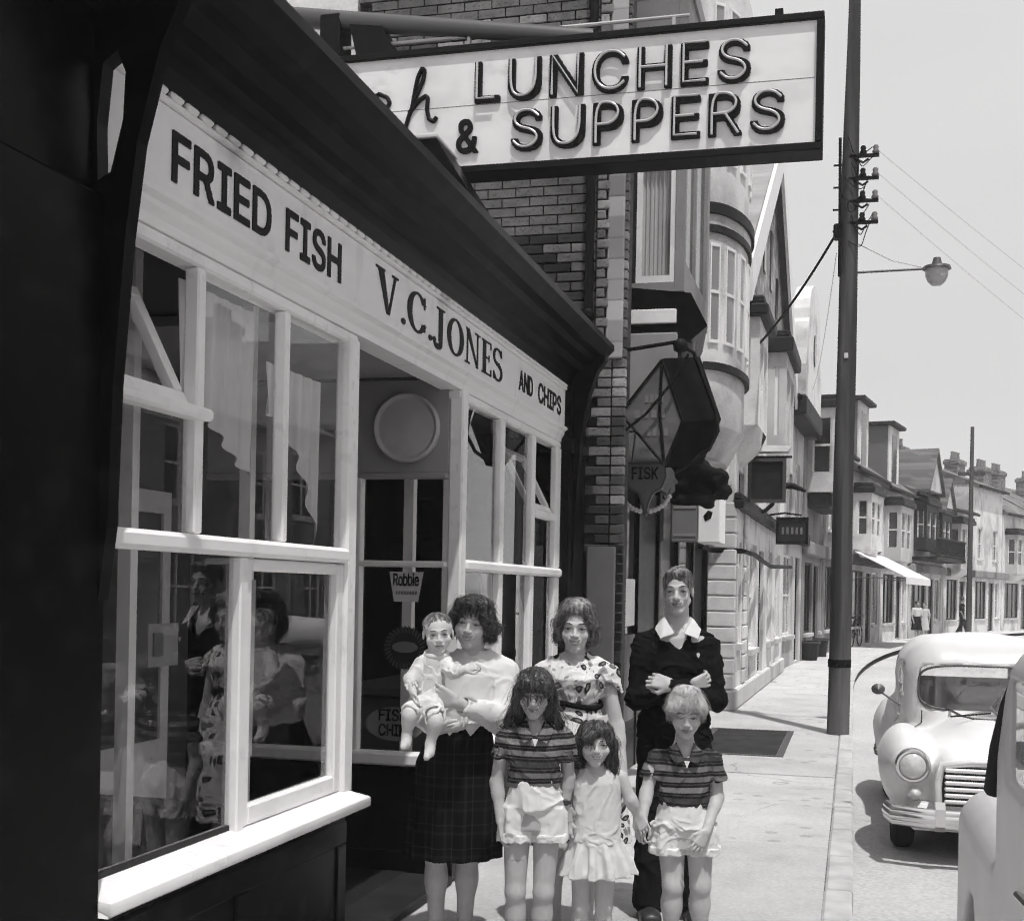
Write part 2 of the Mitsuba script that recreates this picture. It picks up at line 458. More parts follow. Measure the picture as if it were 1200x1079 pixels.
# skin, hair and cloth
mat('skin', {'type': 'mesh_attribute', 'name': 'vertex_color'}, .55, .28, bump=lambda p, n, uv: fbm(p.x * 150, p.y * 150, p.z * 150), scale=.0012)
mat('skin_part', .30, .5, .3)
mat('eye_white', .42, .25, .5)
mat('iris', .02, .15, .6)
mat('lip', .22, .45, .4)
mat('teeth', .6, .3, .5)
mat('brow', .075, .7, .2)


def hairs(dark, lite, fx=90, fz=7):
    def f(p, n, uv):
        a = noise(p.x * fx, p.y * fx, p.z * fz) * .6 + .4 * noise(p.x * fx * 2.2, p.y * fx * 2.2, p.z * fz * 1.5)
        return dark + (lite - dark) * smoothstep(.3, .85, a)
    return f


mat('hair_dark', grey(hairs(.018, .12)), .38, .5, bump=lambda p, n, uv: noise(p.x * 170, p.y * 170, p.z * 12), scale=.003)
mat('hair_mid', grey(hairs(.06, .34)), .40, .5, bump=lambda p, n, uv: noise(p.x * 170, p.y * 170, p.z * 12), scale=.003)
mat('hair_blond', grey(hairs(.36, .74, 110, 9)), .5, .35, bump=lambda p, n, uv: noise(p.x * 170, p.y * 170, p.z * 12), scale=.003)
WEAVE = lambda p, n, uv: noise(p.x * 240, p.y * 240, p.z * 240) + .8 * noise(p.x * 60, p.y * 60, p.z * 60)
mat('cloth_white', grey(lambda p, n, uv: .72 - .10 * fbm(p.x * 18, p.y * 18, p.z * 18)), .9, .15, bump=WEAVE, scale=.0012)
mat('cloth_cream', grey(lambda p, n, uv: .66 - .14 * fbm(p.x * 9, p.y * 9, p.z * 9)), .9, .15, bump=WEAVE, scale=.0012)
mat('cloth_black', grey(lambda p, n, uv: .005 + .006 * noise(p.x * 130, p.y * 130, p.z * 130)), .92, .1, bump=WEAVE, scale=.002)
mat('cloth_charcoal', grey(lambda p, n, uv: .009 + .008 * fbm(p.x * 40, p.y * 40, p.z * 8)), .92, .1)


def plaid(p, n, uv):
    a = p.x * RT[0] + p.y * RT[1]
    fa, fz = a / .085, p.z / .10
    fa, fz = fa - dr.floor(fa), fz - dr.floor(fz)
    la = smoothstep(.10, .05, dr.abs(fa - .5)); lz = smoothstep(.09, .045, dr.abs(fz - .5))
    ta = smoothstep(.035, .015, dr.abs(fa - .85)); tz = smoothstep(.03, .012, dr.abs(fz - .85))
    return .005 + .006 * la + .006 * lz + .014 * ta + .014 * tz


mat('cloth_plaid', grey(plaid), .9, .1)


def stripes(p, n, uv):
    z = p.z / .046 + .25 * noise(p.x * 9, p.y * 9, p.z * 9)
    i = dr.floor(z); f = z - i
    big = smoothstep(.28, .36, f) * smoothstep(.86, .78, f)
    thin = smoothstep(.02, .07, f) * smoothstep(.17, .12, f)
    return .016 + big * (.03 + .17 * cell_rand(i, 3, 1)) + .05 * thin + .015 * noise(p.x * 90, p.y * 90, p.z * 90)


mat('cloth_striped', grey(stripes), .9, .12, bump=WEAVE, scale=.0015)


def floral(p, n, uv):
    a, z = (p.x * RT[0] + p.y * RT[1]) * 21 + 1.7 * noise(p.x * 12, p.y * 12, p.z * 12) , p.z * 21 + 1.7 * noise(p.x * 12 + 5, p.y * 12, p.z * 12)
    d1, d2, w = voronoi(a, z)
    ang = .10 * noise(a * 5, z * 5, 3)
    leaf = smoothstep(.44, .36, d1 + ang) * smoothstep(.30, .36, w)
    vein = smoothstep(.1, .2, d1)
    v = .70 - .06 * noise(a, z)
    dark = .03 + .26 * smoothstep(.72, .9, w)
    v = v * (1 - leaf) + (dark * vein + .2 * (1 - vein)) * leaf
    e1, e2, q = voronoi(a * 1.9 + 7, z * 1.9)
    return v - .34 * smoothstep(.26, .2, e1) * smoothstep(.62, .7, q) * (1 - leaf)


mat('cloth_floral', grey(floral), .9, .12)
mat('shoe_leather', .03, .4, .4)
mat('shoe_white', .6, .6, .3)


# ------------------------------------------------------------------ the ground, the road, the pavement
def front_x(y): return .5 + .0045 * np.maximum(np.asarray(y, float) - 22, 0) ** 2


def kerb_x(y): return 2.13 + .0045 * np.maximum(np.asarray(y, float) - 22, 0) ** 2


def ribbon(fa, fb, ys, z, thick=0.0):
    ys = np.asarray(ys, float)
    n = len(ys)
    V = np.vstack([np.stack([fa(ys), ys, 0 * ys + z], 1), np.stack([fb(ys), ys, 0 * ys + z], 1)])
    F = []
    for i in range(n - 1): F += [[i, n + i, n + i + 1], [i, n + i + 1, i + 1]]
    return trimesh.Trimesh(V, F, process=False)


YS = np.concatenate([[-30, -10, 0, 10], np.linspace(20, 110, 46)])
struct('ground', jitter_grid(-250, 350, -120, 500, 2, 2, lambda x, y: 0 * x - .17), 'ground_mat')
struct('road', ribbon(lambda y: kerb_x(y) - .02, lambda y: kerb_x(y) + 6.3, YS, -.13), 'asphalt', label='sunlit asphalt road with parked cars')
struct('footpath', ribbon(lambda y: front_x(y) - 3, kerb_x, np.linspace(20.69, 110, 46), -.004), 'paving_1', label='pale footpath curving away past the far houses')
struct('opposite_footpath', ribbon(lambda y: kerb_x(y) + 6.3, lambda y: kerb_x(y) + 8.6, YS, -.01), 'paving_2', label='footpath on the far side of the road')
struct('pavement', box(-1.6, 2.0, -4, 20.7, -.16, -.018), 'joint_dirt', label='concrete pavement laid in wide bays in front of the shop')
edges = [-4, -1.35, 1.8, 4.95, 8.1, 11.25, 14.4, 17.55, 20.7]
for i in range(len(edges) - 1):
    for a, b in ((-.28, 1.975),):
        zt = rng.uniform(-.003, .002)
        put('pavement', 'slab', box(a, b, edges[i] + .009, edges[i + 1] - .009, -.10, zt, .005), f'paving_{rng.integers(3)}')
kst = box(-.075, .075, 0, .9, -.16, .004, .015)
kf = mikit.ply(kst, 'kerb_stone')['filename']
struct('kerb', ribbon(lambda y: kerb_x(y) - .15, kerb_x, np.linspace(26, 110, 43), .002), 'kerb_stone', label='stone kerb along the pavement')
for i in range(32):
    y = -3 + i * .905
    put('kerb', 'kerbstone', kf, 'kerb_stone', to_world=T().translate([float(kerb_x(y)) - .075 + rng.uniform(-.004, .004), y, rng.uniform(-.004, .004)]))
h = thing('cellar_hatch', 'dark rectangular cellar hatch set flat in the pavement behind the man', 'cellar hatch')
put(h, 'frame', [box(.50, 1.46, 12.45, 12.52, -.02, .009), box(.50, 1.46, 14.78, 14.85, -.02, .009), box(.50, .57, 12.52, 14.78, -.02, .009), box(1.39, 1.46, 12.52, 14.78, -.02, .009)], 'iron_grey')
put(h, 'flap', box(.575, 1.385, 12.525, 13.645, -.02, .006, .004), 'dark_paint')
put(h, 'flap', box(.575, 1.385, 13.655, 14.775, -.02, .006, .004), 'dark_paint')

# ------------------------------------------------------------------ the fried fish shop
shop = thing('fish_shop', 'fried fish shop with white framed windows under a lettered white fascia and heavy black cornice', 'shop')
Y0, Y1, YD0, YD1 = 3.03, 8.80, 4.96, 6.40   # window front, end, recess
put(shop, 'pilaster', [box(-.3, .10, 2.2, 3.02, 0, 2.66, .012), box(-.3, .135, 2.15, 3.03, 0, .34, .015), box(-.3, .058, 2.1, 2.979, 2.66, 3.33)], 'black_paint', label='broad black pilaster at the near end of the shopfront')
put(shop, 'pilaster', [box(-.3, .085, 8.785, 9.33, 0, 3.1, .01), box(-.3, .115, 8.78, 9.335, 0, .34, .012), box(-.3, .11, 8.78, 9.335, 2.60, 2.72, .012)], 'black_paint', label='narrow black pilaster beside the brick pier')
# scrolled bracket beside the fascia end
pts_o = [(.10, 1.55), (.125, 1.75), (.135, 2.14), (.165, 2.55), (.195, 2.80), (.26, 3.05), (.34, 3.22), (.42, 3.30), (.42, 3.36), (.02, 3.36), (.02, 3.06), (.05, 3.06), (.05, 2.66), (.02, 2.60), (.02, 1.55)]
hole = [(.075, 2.70), (.115, 2.72), (.150, 2.86), (.155, 2.99), (.13, 3.05), (.085, 3.02), (.07, 2.86)]
put(shop, 'bracket', prism(Polygon(pts_o, [hole]), 'xz_y', .05, 3.03), 'black_paint', label='curved black bracket with a scroll opening at the fascia end')
put(shop, 'bracket', prism([(.02 + (x - .02) * .72, z) for x, z in pts_o], 'xz_y', .10, 9.0), 'black_paint')
# stall riser
put(shop, 'stall_riser', [box(-.25, -.0, Y0, YD0, 0, .62), box(-.03, .015, Y0, YD0, .0, .16, .01), box(-.02, .012, Y0, YD0, .50, .60, .008)] + [box(-.02, .010, a, b, .16, .50, .006) for a, b in ((Y0, Y0 + .09), (3.98, 4.08), (YD0 - .09, YD0))], 'black_paint')
put(shop, 'stall_riser', [box(-.25, 0, YD1, 8.78, 0, .62), box(-.03, .015, YD1, 8.78, 0, .16, .01), box(-.02, .012, YD1, 8.78, .5, .6, .008)], 'black_paint')
put(shop, 'stall_riser', [box(-1.5, -.25, YD1 + .006, YD1 + .2, 0, .62), box(-1.5, -.02, YD1 - .006, YD1 + .01, 0, .16, .006)], 'black_paint')
# sills
SILL = [(-.06, .668), (.118, .668), (.118, .675), (.128, .675), (.128, .708), (.122, .713), (-.005, .738), (-.06, .74)]
put(shop, 'sill', prism(SILL, 'xz_y', 1.90, 4.93), 'white_paint', .0, label='broad white window sill under the near window')
put(shop, 'sill', prism(SILL, 'xz_y', 2.43, 8.78), 'white_paint')
put(shop, 'sill', box(-1.5, -.004, YD1 - .05, YD1 + .06, .63, .70, .012), 'white_paint')


def post(y0, y1, z0, z1, x0=-.030, x1=.022, b=.006): return box(x0, x1, y0, y1, z0, z1, b)


# left window: posts, transom, rails
put(shop, 'corner_post', post(4.865, 4.962, .72, 2.66, -.04, .030, .010), 'white_paint')
put(shop, 'mullion', post(3.620, 3.672, 1.765, 2.63), 'white_paint')
put(shop, 'mullion', post(4.262, 4.302, 1.765, 2.63), 'white_paint')
put(shop, 'mullion', post(3.945, 4.002, .73, 1.698), 'white_paint')
put(shop, 'transom', post(Y0, 4.863, 1.70, 1.762, -.03, .045, .015), 'white_paint')
put(shop, 'head_rail', [box(-.07, .015, Y0, YD0 + .01, 2.635, 2.682, .008)], 'white_paint')
put(shop, 'casement_frame', [post(4.006, 4.045, .74, 1.695, -.03, .014), post(4.80, 4.862, .74, 1.695, -.03, .014), post(4.047, 4.798, 1.65, 1.695, -.03, .014), post(4.047, 4.798, .74, .81, -.03, .014)], 'white_paint')
put(shop, 'bottom_bead', box(-.03, -.005, Y0, 3.943, .737, .757), 'dark_paint')
put(shop, 'hopper_rail', box(-.03, .05, Y0, 3.69, 2.135, 2.175, .01), 'white_paint')


def hopper(y0, y1, zb, zt, ang=27):
    """A bottom-hung light, tipped in at the top."""
    L = zt - zb
    ms = [box(-.035, .005, y0, y1, 0, .05, .005), box(-.035, .005, y0, y1, L - .045, L, .005), box(-.035, .005, y0, y0 + .045, .052, L - .047, .005), box(-.035, .005, y1 - .05, y1, .052, L - .047, .005)]
    M = np.eye(4); a = math.radians(ang)
    M[0, 0], M[0, 2], M[2, 0], M[2, 2] = math.cos(a), -math.sin(a), math.sin(a), math.cos(a)
    M[:3, 3] = (-.005, 0, zb)
    k = put(shop, 'hopper_light', [placed(m, M) for m in ms], 'white_paint', label='small top window tipped open inwards')
    q = trimesh.Trimesh(np.array([[-.016, y0 + .044, .05], [-.016, y1 - .048, .05], [-.016, y1 - .048, L - .046], [-.016, y0 + .044, L - .046]]), [[0, 1, 2], [0, 2, 3]], process=False)
    put(k, 'pane', placed(q, M), 'window_glass')


hopper(3.06, 3.615, 2.18, 2.62)


def pane_x(y0, y1, z0, z1, x=-.012, tilt=0.0):
    return trimesh.Trimesh(np.array([[x, y0, z0], [x + tilt, y1, z0], [x + tilt, y1, z1], [x, y0, z1]]), [[0, 1, 2], [0, 2, 3]], process=False)


for a, b, c, d, t in ((Y0, 3.622, 1.765, 2.133, .002), (3.67, 4.264, 1.765, 2.633, -.004), (4.30, 4.867, 1.765, 2.633, .006), (Y0, 3.947, .757, 1.698, .003), (4.046, 4.80, .811, 1.648, -.005)):
    put(shop, 'pane', pane_x(a, b, c, d, tilt=t), 'window_glass')
# right window
put(shop, 'corner_post', post(6.415, 6.512, .72, 2.70, -.05, .03, .010), 'white_paint')
for a, b in ((7.20, 7.29), (7.95, 8.045), (8.63, 8.78)):
    put(shop, 'mullion', post(a, b, 1.765, 2.635, -.022), 'white_paint')
    put(shop, 'mullion', post(a, b, .73, 1.698, -.022), 'white_paint')
put(shop, 'transom', post(6.514, 8.78, 1.70, 1.763, -.03, .045, .015), 'white_paint')
put(shop, 'head_rail', box(-.07, .018, 6.41, 8.78, 2.637, 2.682, .008), 'white_paint')
put(shop, 'hopper_rail', post(8.046, 8.629, 2.10, 2.15, -.03, .03), 'white_paint')
hopper(8.055, 8.62, 2.155, 2.62)
for a, b, c, d in ((6.51, 7.202, 1.764, 2.637), (7.288, 7.952, 1.764, 2.637), (8.043, 8.632, 1.764, 2.10), (6.51, 7.202, .73, 1.698), (7.288, 7.952, .73, 1.698), (8.043, 8.632, .73, 1.698)):
    put(shop, 'pane', pane_x(a, b, c, d, tilt=rng.uniform(-.006, .006)), 'window_glass')
# the side of the right window, facing the doorway
RY = YD1 + .03


def pane_y(x0, x1, z0, z1, y=RY):
    return trimesh.Trimesh(np.array([[x0, y, z0], [x1, y, z0], [x1, y, z1], [x0, y, z1]]), [[0, 1, 2], [0, 2, 3]], process=False)


put(shop, 'side_post', box(-.575, -.545, YD1 - .01, YD1 + .05, .70, 2.22, .006), 'white_paint')
put(shop, 'transom', box(-1.5, -.051, YD1 - .012, YD1 + .05, 1.715, 1.75, .008), 'white_paint')
put(shop, 'side_panel', [box(-1.5, -.051, YD1 + .004, YD1 + .05, 2.235, 2.74), box(-1.5, -.051, YD1 - .012, YD1 + .05, 2.20, 2.233, .006)], 'grey_board', label='grey boarded panel over the doorway window')
put(shop, 'pane', pane_y(-.545, -.051, .70, 1.714), 'window_glass')
put(shop, 'pane', pane_y(-.545, -.051, 1.751, 2.2), 'window_glass')
put(shop, 'pane', pane_y(-1.5, -.576, .70, 2.2), 'window_glass')
disc = lathe([(0, 0), (.178, 0), (.188, .012), (.188, .050), (.180, .056), (.168, .050), (.160, .040), (.10, .046), (.0001, .050)], 48, (0, 0, 0), 'z')
disc.apply_transform(np.array([[1, 0, 0, -.28], [0, 0, -1, YD1 + .003], [0, 1, 0, 2.475], [0, 0, 0, 1.]]))
put(shop, 'fan_cover', disc, 'disc_paint', 25, label='round pale fan cover on the panel over the doorway')
# recess: soffit, back, door
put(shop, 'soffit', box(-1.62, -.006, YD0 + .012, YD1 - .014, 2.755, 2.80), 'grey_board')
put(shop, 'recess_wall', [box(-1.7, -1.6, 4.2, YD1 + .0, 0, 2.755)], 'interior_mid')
dr_ = put(shop, 'door', [box(-1.6, -1.56, 5.2, 5.28, .02, 2.1), box(-1.6, -1.56, 6.05, 6.13, .02, 2.1), box(-1.6, -1.56, 5.28, 6.05, .02, .75), box(-1.6, -1.56, 5.28, 6.05, 1.98, 2.1)], 'white_paint')
put(dr_, 'pane', box(-1.585, -1.575, 5.28, 6.05, .75, 1.98), 'house_glass')
put(shop, 'recess_side', box(-1.6, -.14, 5.03, 5.06, 0, .62), 'black_paint')
put(shop, 'doorstep', box(-1.6, .03, YD0 + .02, YD1 - .02, .002, .05, .01), 'dark_paint')  # dark colour stands in for the shade on the recess floor
# fascia, its mouldings and lettering
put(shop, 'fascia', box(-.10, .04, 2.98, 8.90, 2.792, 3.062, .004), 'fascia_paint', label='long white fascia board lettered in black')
MOULD = [(-.1, 2.685), (.018, 2.685), (.022, 2.715), (.040, 2.74), (.040, 2.76), (.060, 2.772), (.062, 2.79), (-.1, 2.79)]
put(shop, 'fascia_moulding', prism(MOULD, 'xz_y', 5.88, 8.88), 'fascia_paint', label='moulded ledge along the bottom of the fascia')
put(shop, 'bead_rail', box(-.1, .055, 2.985, 8.89, 3.064, 3.082, .004), 'fascia_paint')
bead = mikit.ply(box(-.0, .026, -.037, .037, 0, .024, .009), 'fascia_paint')['filename']
for i in range(63):
    put(shop, 'bead', bead, 'fascia_paint', to_world=T().translate([.034, 3.05 + i * .092, 3.083]))
COR = [(-.2, 3.09), (.045, 3.11), (.075, 3.155), (.085, 3.20), (.13, 3.215), (.15, 3.255), (.215, 3.275), (.235, 3.31), (.29, 3.325), (.325, 3.36), (.352, 3.385), (.352, 3.425), (.335, 3.44), (-.2, 3.50)]
put(shop, 'cornice', prism(COR, 'xz_y', 6.92, 9.02), 'black_paint', label='deep black moulded cornice over the fascia')
put(shop, 'frieze', box(-.12, .03, 2.15, 9.0, 3.09, 3.2), 'black_paint')
put(shop, 'roof', box(-4.6, -.19, 2.1, 9.3, 3.32, 3.40), 'lead')
put(shop, 'roof_kerb', [hull([(x, y, z) for y in (7.45, 7.85) for x, z in ((-.82, 3.39), (-.74, 4.46), (-.52, 4.46), (.02, 3.62), (.02, 3.39))])], 'black_paint', label='dark sloping upstand on the flat roof in front of the sign')
put(shop, 'flashing', box(-.77, -.51, 7.43, 7.86, 4.463, 4.485, .004), 'stucco_cream')
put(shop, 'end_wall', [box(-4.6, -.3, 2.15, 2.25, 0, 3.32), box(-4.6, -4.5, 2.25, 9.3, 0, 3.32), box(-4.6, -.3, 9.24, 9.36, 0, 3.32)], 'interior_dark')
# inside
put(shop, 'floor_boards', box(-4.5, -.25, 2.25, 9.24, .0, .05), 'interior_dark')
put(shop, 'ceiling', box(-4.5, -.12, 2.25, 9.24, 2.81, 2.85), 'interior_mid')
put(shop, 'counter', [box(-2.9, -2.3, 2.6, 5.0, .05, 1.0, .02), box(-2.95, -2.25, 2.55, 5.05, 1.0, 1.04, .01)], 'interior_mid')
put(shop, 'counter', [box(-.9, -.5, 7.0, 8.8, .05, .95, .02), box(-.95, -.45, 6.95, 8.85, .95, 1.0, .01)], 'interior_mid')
for y in (3.34, 3.80, 4.66):
    put(shop, 'window_strut', box(-.36, -.31, y - .022, y + .022, .05, 2.75), 'white_paint', label='white post standing just inside the window')
put(shop, 'window_strut', box(-.50, -.44, 6.94, 7.0, .05, 2.75), 'white_paint')
put(shop, 'window_strut', box(-.19, -.145, 6.75, 6.80, .7, 2.75), 'white_paint')
cx = np.linspace(7.45, 7.9, 40)
for (ya, yb, za, zb, xo) in ((7.42, 7.95, .72, 1.7, -.16), (4.12, 4.3, .95, 1.62, -.12)):
    yy = np.linspace(ya, yb, 36); xx = xo + .018 * np.sin(np.arange(36) * 1.1)
    V = np.vstack([np.stack([xx, yy, 0 * yy + za], 1), np.stack([xx + .004, yy * .6 + (ya * .4 if ya > 5 else yb * .4), 0 * yy + zb], 1)])
    F = []
    for i in range(35): F += [[i, i + 1, 37 + i], [i, 37 + i, 36 + i]]
    put(shop, 'curtain', trimesh.Trimesh(V, F, process=False), 'net_curtain', label='pale curtain gathered inside the window')
for (ya, yb, zt, zf) in ((3.70, 4.24, 2.62, lambda q: 2.16 - .10 * q + .05 * np.sin(5 * q)), (4.34, 4.84, 2.46, lambda q: 2.26 - .50 * q ** 2.2)):
    q = np.linspace(0, 1, 40); r = np.linspace(0, 1, 10)
    Q, R_ = np.meshgrid(q, r, indexing='ij')
    V = np.stack([-.10 + .012 * np.sin(Q * 34 + 2 * R_) * (.4 + R_), ya + (yb - ya) * Q, zt + (zf(Q) - zt) * R_], -1).reshape(-1, 3)
    F = [[i * 10 + j, i * 10 + 10 + j, i * 10 + 11 + j] for i in range(39) for j in range(9)] + [[i * 10 + j, i * 10 + 11 + j, i * 10 + 1 + j] for i in range(39) for j in range(9)]
    put(shop, 'swag_curtain', trimesh.Trimesh(V, F, process=False), 'net_curtain', True, label='added pale swag imitating reflections across the top of the window')  # swags added to imitate pale reflections in the upper panes
put(shop, 'card', prism(sbox(3.52, 1.33, 3.70, 1.47), 'yz_x', .004, -.08), 'letter_grey', label='small card with a pale square stuck in the window')
put(shop, 'card', prism(sbox(3.545, 1.365, 3.60, 1.44), 'yz_x', .004, -.074), 'interior_mid')
# jars and a frying-range hood half seen through the glass
k = put(shop, 'frying_range', [box(-2.2, -1.75, 3.0, 4.6, .05, 1.05, .03), box(-2.2, -1.75, 3.0, 4.6, 1.75, 2.1, .03)], 'iron_grey')
for i in range(5): put(k, 'trim_strip', box(-1.748, -1.735, 3.2, 4.3, .45 + i * .07, .48 + i * .07), 'chrome')


# lettering ---------------------------------------------------------
def letters(text, width, height, gap=.12, space=.32, bold=True, depth=.004):
    ms, x = [], 0.0
    for ch in text:
        if ch == ' ': x += space; continue
        m = meshkit.text_mesh(ch, 1.0, depth, bold)
        m.apply_translation([x - m.bounds[0][0], 0, 0])
        x += m.extents[0] + gap
        ms.append((ch, m))
    s = width / (x - gap)
    for ch, m in ms:
        m.vertices[:, 0] *= s; m.vertices[:, 1] *= height
    return ms


YZ = PLANE['yz_x']


def on_fascia(ms, y, z, bsdf='letter_black', x=.0405):
    for ch, m in ms:
        m = placed(m, YZ); m.apply_translation([x, y, z]); put(FAS, 'letter', m, bsdf)


FAS = shop + '__fascia'
on_fascia(letters('FRIED', .67, .150, .13), 3.41, 2.845)
on_fascia(letters('FISH', .51, .150, .13), 4.20, 2.845)
on_fascia(letters('AND', .34, .120, .12), 7.50, 2.865)
on_fascia(letters('CHIPS', .66, .125, .12), 7.99, 2.862)


def serif(ch):
    t, th, s = .17, .055, .05   # thick, thin, serif half height
    R = lambda a, b, c, d: sbox(a, b, c, d)
    if ch == 'V': return unary_union([Polygon([(.03, 1), (.23, 1), (.46, 0), (.36, 0)]), Polygon([(.62, 1), (.69, 1), (.46, 0), (.40, 0)]), R(-.03, .95, .28, 1), R(.54, .95, .76, 1)])
    if ch == 'J': return unary_union([R(.22, .1, .22 + t, 1), R(.12, .95, .48, 1), affinity.scale(Point(.19, .08).buffer(.2), 1, 1).difference(affinity.scale(Point(.15, .16).buffer(.13), 1, 1)).difference(R(-.2, .1, .2, .5)), Point(.03, .1).buffer(.07)])
    if ch == 'N': return unary_union([R(.08, 0, .08 + th, 1), R(.62, 0, .62 + th, 1), Polygon([(.02, 1), (.2, 1), (.67, 0), (.60, 0)]), R(-.02, 0, .24, .045), R(.5, .955, .78, 1)])
    if ch == 'E': return unary_union([R(.06, 0, .06 + t, 1), R(0, 0, .55, .05), R(0, .95, .53, 1), R(.2, .48, .42, .53), R(.50, 0, .55, .2), R(.48, .8, .53, 1), R(.39, .40, .43, .61)])
    e = affinity.scale(Point(.4, .5).buffer(.5, 32), .8, 1.02)
    if ch in 'OC':
        o = e.difference(affinity.scale(Point(.4, .5).buffer(.5, 32), .44, .90))
        if ch == 'O': return o
        return unary_union([o.difference(R(.5, .27, 1, .76)), R(.66, .68, .71, .97), R(.68, .1, .72, .3)])
    if ch == 'S':
        a = Point(.28, .74).buffer(.27, 24).difference(affinity.scale(Point(.28, .74).buffer(.2, 24), .8, 1)).difference(R(.28, .5, .8, .80).difference(R(.28, .5, .4, .58)))
        b = Point(.30, .27).buffer(.28, 24).difference(affinity.scale(Point(.30, .27).buffer(.21, 24), .8, 1)).difference(R(-.3, .2, .30, .5).difference(R(.2, .46, .3, .56)))
        return unary_union([a, b, Polygon([(.06, .66), (.2, .50), (.50, .33), (.55, .42), (.30, .56)]), R(.47, .76, .52, .99), R(.04, .02, .09, .27)])
    return Point(.1, .07).buffer(.075)


y = 5.10
for ch, w, gap in (('V', .25, .0), ('.', .20, .10), ('C', .27, .02), ('.', .20, .05), ('J', .28, .02), ('O', .27, .03), ('N', .25, .03), ('E', .28, .02), ('S', .26, 0)):
    g = affinity.scale(serif(ch), .285 * 1.22, .190, origin=(0, 0))
    m = prism(g, 'yz_x', .004, .0405); m.apply_translation([0, y, 2.832])
    put(FAS, 'letter', m, 'letter_black')
    y += (g.bounds[2] - g.bounds[0]) + .03 if ch != '.' else .085

# window stickers and notices on the doorway window ------------------
st = thing('bucket_sticker', 'pale bucket shaped paper sticker reading Robbie on the doorway window', 'sticker')
put(st, 'paper', prism([(-.385, 1.69), (-.185, 1.69), (-.215, 1.525), (-.355, 1.525)], 'xz_y', .002, YD1 + .026), 'stucco_cream')
for ch, m in letters('Robbie', .15, .065, .05): m = placed(m, PLANE['xz_y']); m.apply_translation([-.36, YD1 + .0235, 1.615]); put(st, 'letter', m, 'letter_black')
for i in range(8): put(st, 'small_print', box(-.345 + i * .016, -.333 + i * .016, YD1 + .021, YD1 + .0235, 1.565, 1.583), 'letter_grey')
st = thing('round_sticker', 'dark round sticker with a striped rim on the doorway window', 'sticker')
cx, cz, ry = -.285, 1.27, YD1 + .026
put(st, 'disc', prism(Point(cx, cz).buffer(.115, 24), 'xz_y', .002, ry), 'dark_paint')
put(st, 'oval', prism(affinity.scale(Point(cx, cz + .005).buffer(.05, 20), 1.5, .62), 'xz_y', .002, ry - .0022), 'letter_grey')
for i in range(30):
    a = i * math.pi / 15
    q = [(cx + r * math.cos(a + d), cz + r * math.sin(a + d)) for r, d in ((.085, -.05), (.085, .05), (.122, .17), (.122, .07))]
    put(st, 'stripe', prism(q, 'xz_y', .002, ry - .0022), 'interior_mid')
st = thing('oval_sticker', 'grey oval sticker reading fish and chips low on the doorway window', 'sticker')
put(st, 'oval', prism(affinity.scale(Point(-.335, .85).buffer(.12, 28), 1.45, .78), 'xz_y', .002, ry), 'letter_grey')
put(st, 'highlight', prism(affinity.scale(Point(-.44, .85).buffer(.06, 20), .9, 1.1), 'xz_y', .002, ry - .0022), 'stucco_grey')
for txt, z, w in (('FISH', .868, .17), ('CHIPS', .785, .20)):
    for ch, m in letters(txt, w, .062, .1): m = placed(m, PLANE['xz_y']); m.apply_translation([-.43, ry - .003, z]); put(st, 'letter', m, 'letter_black')

# ------------------------------------------------------------------ the projecting sign
sg = thing('projecting_sign', 'long white projecting sign reading Fish Lunches & Suppers in a dark frame over the pavement', 'sign')
SX0, SX1, SZ0, SZ1, SY = -1.85, 1.86, 4.40, 5.27, 7.97
put(sg, 'face', box(SX0 + .03, SX1 - .03, SY, SY + .16, SZ0 + .03, SZ1 - .03), 'sign_white')
put(sg, 'frame', [box(SX0, SX1, SY - .03, SY + .19, SZ1 - .045, SZ1, .006), box(SX0, SX1, SY - .03, SY + .19, SZ0, SZ0 + .05, .006), box(SX1 - .045, SX1, SY - .03, SY + .19, SZ0 + .052, SZ1 - .047, .006), box(SX0, SX0 + .045, SY - .03, SY + .19, SZ0 + .052, SZ1 - .047, .006)], 'iron_black')
put(sg, 'seam', [box(SX0 + .05, SX1 - .05, SY - .002, SY + .0, 4.862, 4.866)], 'letter_grey')
XZ = PLANE['xz_y']


def on_sign(ms, x, z):
    for ch, m in ms:
        d = placed(m, XZ); d.apply_translation([x, SY - .003, z])
        put(sg, 'letter', d, 'letter_black')


on_sign(letters('LUNCHES', 1.84, .262, .20, bold=True, depth=.02), -.43, 4.875)
on_sign(letters('SUPPERS', 1.80, .262, .18, bold=True, depth=.02), -.17, 4.535)
on_sign(letters('&', .155, .215, .1, bold=True, depth=.02), -.555, 4.545)
# thin neon tubes along the letters, standing off the face
NEON = {'L': [[(.12, 1), (.12, .06), (.8, .06)]], 'U': [[(.1, 1), (.1, .3), (.25, .05), (.6, .05), (.85, .3), (.85, 1)]], 'N': [[(.1, 0), (.1, 1), (.85, 0), (.85, 1)]],
        'C': [[(.9, .8), (.7, .97), (.35, .97), (.1, .7), (.1, .3), (.35, .04), (.7, .04), (.9, .2)]], 'H': [[(.1, 0), (.1, 1)], [(.1, .5), (.85, .5)], [(.85, 0), (.85, 1)]],
        'E': [[(.9, 1), (.12, 1), (.12, .05), (.9, .05)], [(.12, .52), (.8, .52)]], 'S': [[(.88, .8), (.65, .97), (.3, .97), (.1, .76), (.25, .56), (.7, .46), (.88, .25), (.65, .04), (.3, .04), (.1, .2)]],
        'P': [[(.12, 0), (.12, 1), (.65, 1), (.88, .75), (.65, .46), (.12, .46)]], 'R': [[(.12, 0), (.12, 1), (.65, 1), (.88, .75), (.65, .5), (.12, .5)], [(.5, .5), (.9, 0)]]}
